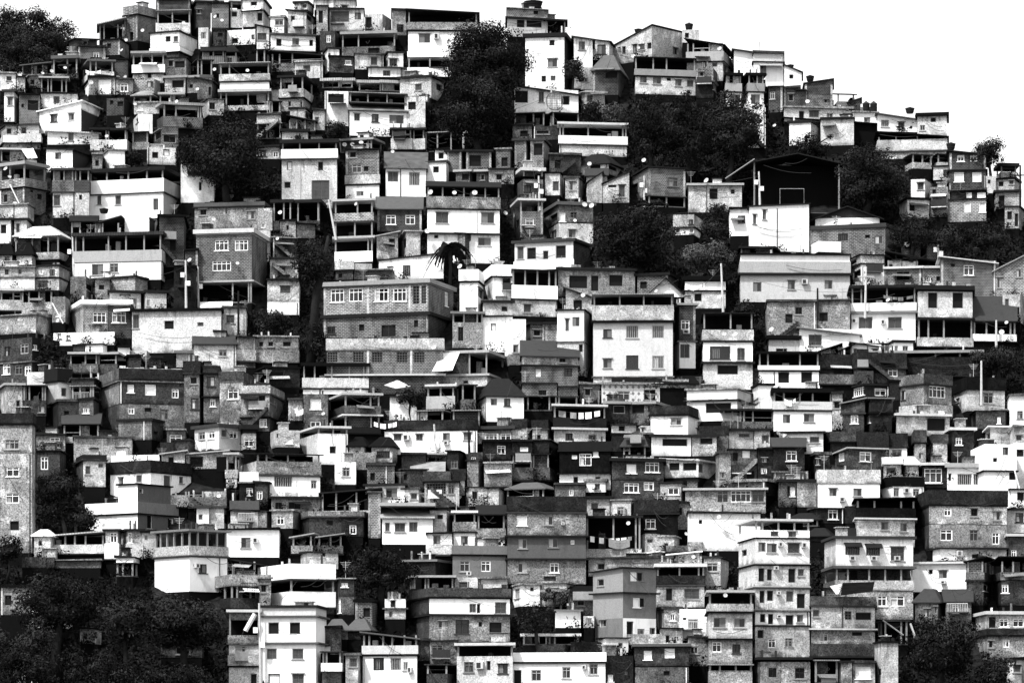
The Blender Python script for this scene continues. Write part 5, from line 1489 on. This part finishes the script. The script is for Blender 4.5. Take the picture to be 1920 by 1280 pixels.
# thin leaning rods and railings drawn as single bars: x,y to x,y
RODS = [(18,345,38,386,'white','thin white rod leaning on the corner house at the picture edge'),(98,568,118,606,'white','thin white rod leaning over the rough stone walls'),(478,1150,460,1182,'white','broad white beam leaning across the dark balcony'),(1360,335,1415,298,'grey','grey sloping roof beam left of the black shed'),(1655,1162,1694,1190,'grey','pale sloping handrail of the dark stairs'),(1902,880,1912,918,'white','white rod leaning by the edge white house')]
for xa, ya, xb, yb, c, lab in RODS:
    Y, h = spot((xa + xb) / 2, (ya + yb) / 2, .6)
    if 'shed' in lab: Y = depth(396) - .7
    m = MB(); r_ = .22 if 'broad' in lab else .07
    m.tube([(xat(xa, Y), Y, zat(ya, Y)), (xat(xb, Y), Y, zat(yb, Y))], r_, 6)
    tag(m.build('beam' if 'beam' in lab else 'rod', mat('9' if c == 'white' else '6'), None, (xat(xa, Y), Y, zat(yb, Y))), lab, 'rod')
# washing on lines: x0, x1, row of the line, drop in rows, tones
WASH = [(1045,1128,769,12,'9','row of white washing in the black loggia'),(1104,1192,1004,10,'9','white shirts hung across the black open yard'),(1140,1182,1008,16,'9','one wide white sheet drooping on a line'),(1284,1322,531,11,'9','white sheets above the washing-strewn yard'),(700,745,790,12,'9','pale clothes hanging in the dark loggia above the long white house'),(1545,1560,1030,12,'8','dark and pale clothes at the awning house'),(365,398,824,16,'9','white towels hung under the glazed corner house'),(160,190,131,8,'9','light clothes on the pale balcony near the crest'),(1455,1475,806,10,'9','small cloths under the white double-windowed house'),(1418,1450,1128,9,'8','laundry on a tower balcony'),(1655,1715,553,8,'5','grey washing strung in the wide dark balcony'),(1470,1492,746,10,'9','white cloth hung in the black roof terrace'),(545,570,765,14,'9','pale cloths draped on a dark alley line'),(1110,1160,540,0,'','')]
for xa, xb, y, dr, tn, lab in WASH:
    if not lab: continue
    rr = random.Random(int(xa)); Y, h = spot((xa + xb) / 2, y + 4, .35)
    X0, X1, z = xat(xa, Y), xat(xb, Y), zat(y, Y)
    root = empty('washing_line', ((X0 + X1) / 2, Y, z)); org = tuple(root.location)
    tag(root, lab, 'laundry')
    m = MB(); m.tube([(X0 + (X1 - X0) * k / 8, Y, z - .25 * math.sin(math.pi * k / 8)) for k in range(9)], .02, 4); m.build('line', wires, root, org)
    u = 0.03
    while u < .97:
        w = (X1 - X0) if 'one wide' in lab else rr.uniform(.3, .75); u1 = min(.97, u + w / (X1 - X0)); c = MB(); drop = dr * Y / F * (1 if 'one wide' in lab else rr.uniform(.6, 1.1)); n = 6
        for k in range(n):
            a, b = u + (u1 - u) * k / n, u + (u1 - u) * (k + 1) / n
            P = lambda t, e: (X0 + (X1 - X0) * t, Y - .04 - .06 * math.sin(t * 40) * e, z - .25 * math.sin(math.pi * t) - drop * e)
            c.face([P(a, 0), P(a, .5), P(b, .5), P(b, 0)]); c.face([P(a, .5), P(a, 1), P(b, 1), P(b, .5)])
        c.build('cloth', mat(tn if rr.random() < .8 else '6'), root, org); u = u1 + rr.uniform(.0, .12)
# sheets and tarpaulins
def sheet(corners, Y0_, Y1_, tone, name, lab, cat, n=8):
    m = MB(); (ax, ay), (bx, by), (cx, cy), (dx, dy) = corners; rr = random.Random(int(ax)); g = {}
    for i in range(n + 1):
        for j in range(n + 1):
            s, t = i / n, j / n
            px = (ax * (1 - s) + bx * s) * (1 - t) + (dx * (1 - s) + cx * s) * t; py = (ay * (1 - s) + by * s) * (1 - t) + (dy * (1 - s) + cy * s) * t
            Y = Y0_ * (1 - t) + Y1_ * t + rr.uniform(-.08, .08); g[i, j] = (xat(px, Y), Y, zat(py, Y))
    for i in range(n):
        for j in range(n): m.face([g[i, j], g[i + 1, j], g[i + 1, j + 1], g[i, j + 1]]); m.face([(x, y + .04, z) for x, y, z in (g[i, j + 1], g[i + 1, j + 1], g[i + 1, j], g[i, j])])
    tag(m.build(name, mat(tone), None, g[0, n]), lab, cat)
Yd = depth(724) - .4
sheet([(828,662),(862,660),(848,694),(810,696)], Yd, Yd - 1.6, '9', 'awning_sheet', 'slanting bright white sheet awning under the black canopy', 'awning')
Yt = depth(1230) - .5
sheet([(1580,1092),(1640,1090),(1636,1108),(1576,1116)], Yt + .6, Yt - .6, '1', 'tarpaulin', 'torn black tarpaulin over the porch of the stacked house', 'tarpaulin')
sheet([(1556,1098),(1578,1094),(1574,1112),(1568,1114)], Yt + .4, Yt - .3, '8', 'tarpaulin', 'torn white rag of tarpaulin beside the black one', 'tarpaulin')
Yt = depth(304) - .6
sheet([(40,280),(62,278),(70,296),(52,298)], Yt + .3, Yt - .5, '9', 'awning_sheet', 'small white sheet hung from the roof by the porch', 'awning')
sheet([(720,722),(745,712),(770,724),(742,728)], depth(740) - .6, depth(740) - 1.5, '8', 'awning_sheet', 'bright flat sheet below the retaining wall', 'awning')
# goal frame in the big shed
Yg = depth(396) + .6
gf = MB(); gf.tube([(xat(1461, Yg), Yg - 1.2, zat(392, Yg)), (xat(1461, Yg), Yg - 1.2, zat(357, Yg)), (xat(1506, Yg), Yg - 1.2, zat(357, Yg)), (xat(1506, Yg), Yg - 1.2, zat(392, Yg))], .035)
tag(gf.build('goal_frame', mat('7'), None, (xat(1484, Yg), Yg - 1.2, zat(392, Yg))), 'white pipe goal frame in the dark open shed', 'goal')
# cables slung between poles and roofs
CAB = [((869,222),(1034,178)),((1034,180),(1150,128)),((1034,215),(1208,340)),((1624,520),(1480,505)),((1624,520),(1760,462)),((1423,330),(1208,340)),((137,450),(10,420)),((348,495),(470,560)),((814,800),(880,810)),((814,805),(690,790)),((1913,330),(1760,300)),((1352,500),(1260,560)),((1622,545),(1400,520)),((486,1150),(600,1010)),((345,500),(250,520)),((1840,690),(1700,760)),((88,262),(190,258)),((1190,1080),(1280,1170))]
for i, ((xa, ya), (xb, yb)) in enumerate(CAB):
    Ya, Yb = spot(xa, ya + 6, .9)[0], spot(xb, yb + 6, .9)[0]
    A, B = Vector((xat(xa, Ya), Ya, zat(ya, Ya))), Vector((xat(xb, Yb), Yb, zat(yb, Yb))); sag = (B - A).length * .05
    m = MB(); m.tube([A.lerp(B, k / 14) - Vector((0, 0, sag * 4 * (k / 14) * (1 - k / 14))) for k in range(15)], .018, 4)
    tag(m.build('power_cable', wires, None, tuple(A)), thing_label('thin black sagging cable', (xa + xb) / 2, (ya + yb) / 2), 'cable', 'power cables over the roofs')
# ---------------------------------------------------------------- daylight
SUN_DIR = Vector((-.5, -.62, 1.1)).normalized()
w = bpy.data.worlds.new('World'); S.world = w; w.use_nodes = True; nt = w.node_tree
bg = nt.nodes['Background']; sky = nt.nodes.new('ShaderNodeTexSky'); sky.sky_type = 'NISHITA'; sky.sun_disc = False
sky.sun_elevation = math.asin(SUN_DIR.z); sky.sun_rotation = math.atan2(SUN_DIR.x, SUN_DIR.y); sky.dust_density = 6.0; sky.air_density = 2.0
bw = nt.nodes.new('ShaderNodeRGBToBW'); nt.links.new(sky.outputs[0], bw.inputs[0]); nt.links.new(mth(nt, 'ADD', bw.outputs[0], 6.0), bg.inputs[0]); bg.inputs[1].default_value = .07   # overcast veil over the clear sky
ld = bpy.data.lights.new('sun', 'SUN'); ld.energy = 2.7; ld.angle = math.radians(4.0); ld.color = (1, 1, 1)
lo = bpy.data.objects.new('sun', ld); COL.objects.link(lo); lo.rotation_euler = SUN_DIR.to_track_quat('Z', 'Y').to_euler(); lo.location = (0, 0, 200)
cd = bpy.data.cameras.new('camera'); cam = bpy.data.objects.new('camera', cd); COL.objects.link(cam); S.camera = cam
cam.location = (0, 0, ZC); cam.rotation_euler = (math.radians(90), 0, 0)
cd.sensor_width = 36; cd.lens = F / 1920 * 36; cd.shift_y = (HZ - 640) / 1920; cd.clip_start = 1; cd.clip_end = 20000
vs = S.view_settings; vs.view_transform = 'Standard'; vs.look = 'None'; vs.exposure = 1.08; vs.gamma = 1; vs.use_curve_mapping = False
S.render.film_transparent = False
S.cycles.max_bounces = 5; S.cycles.diffuse_bounces = 3
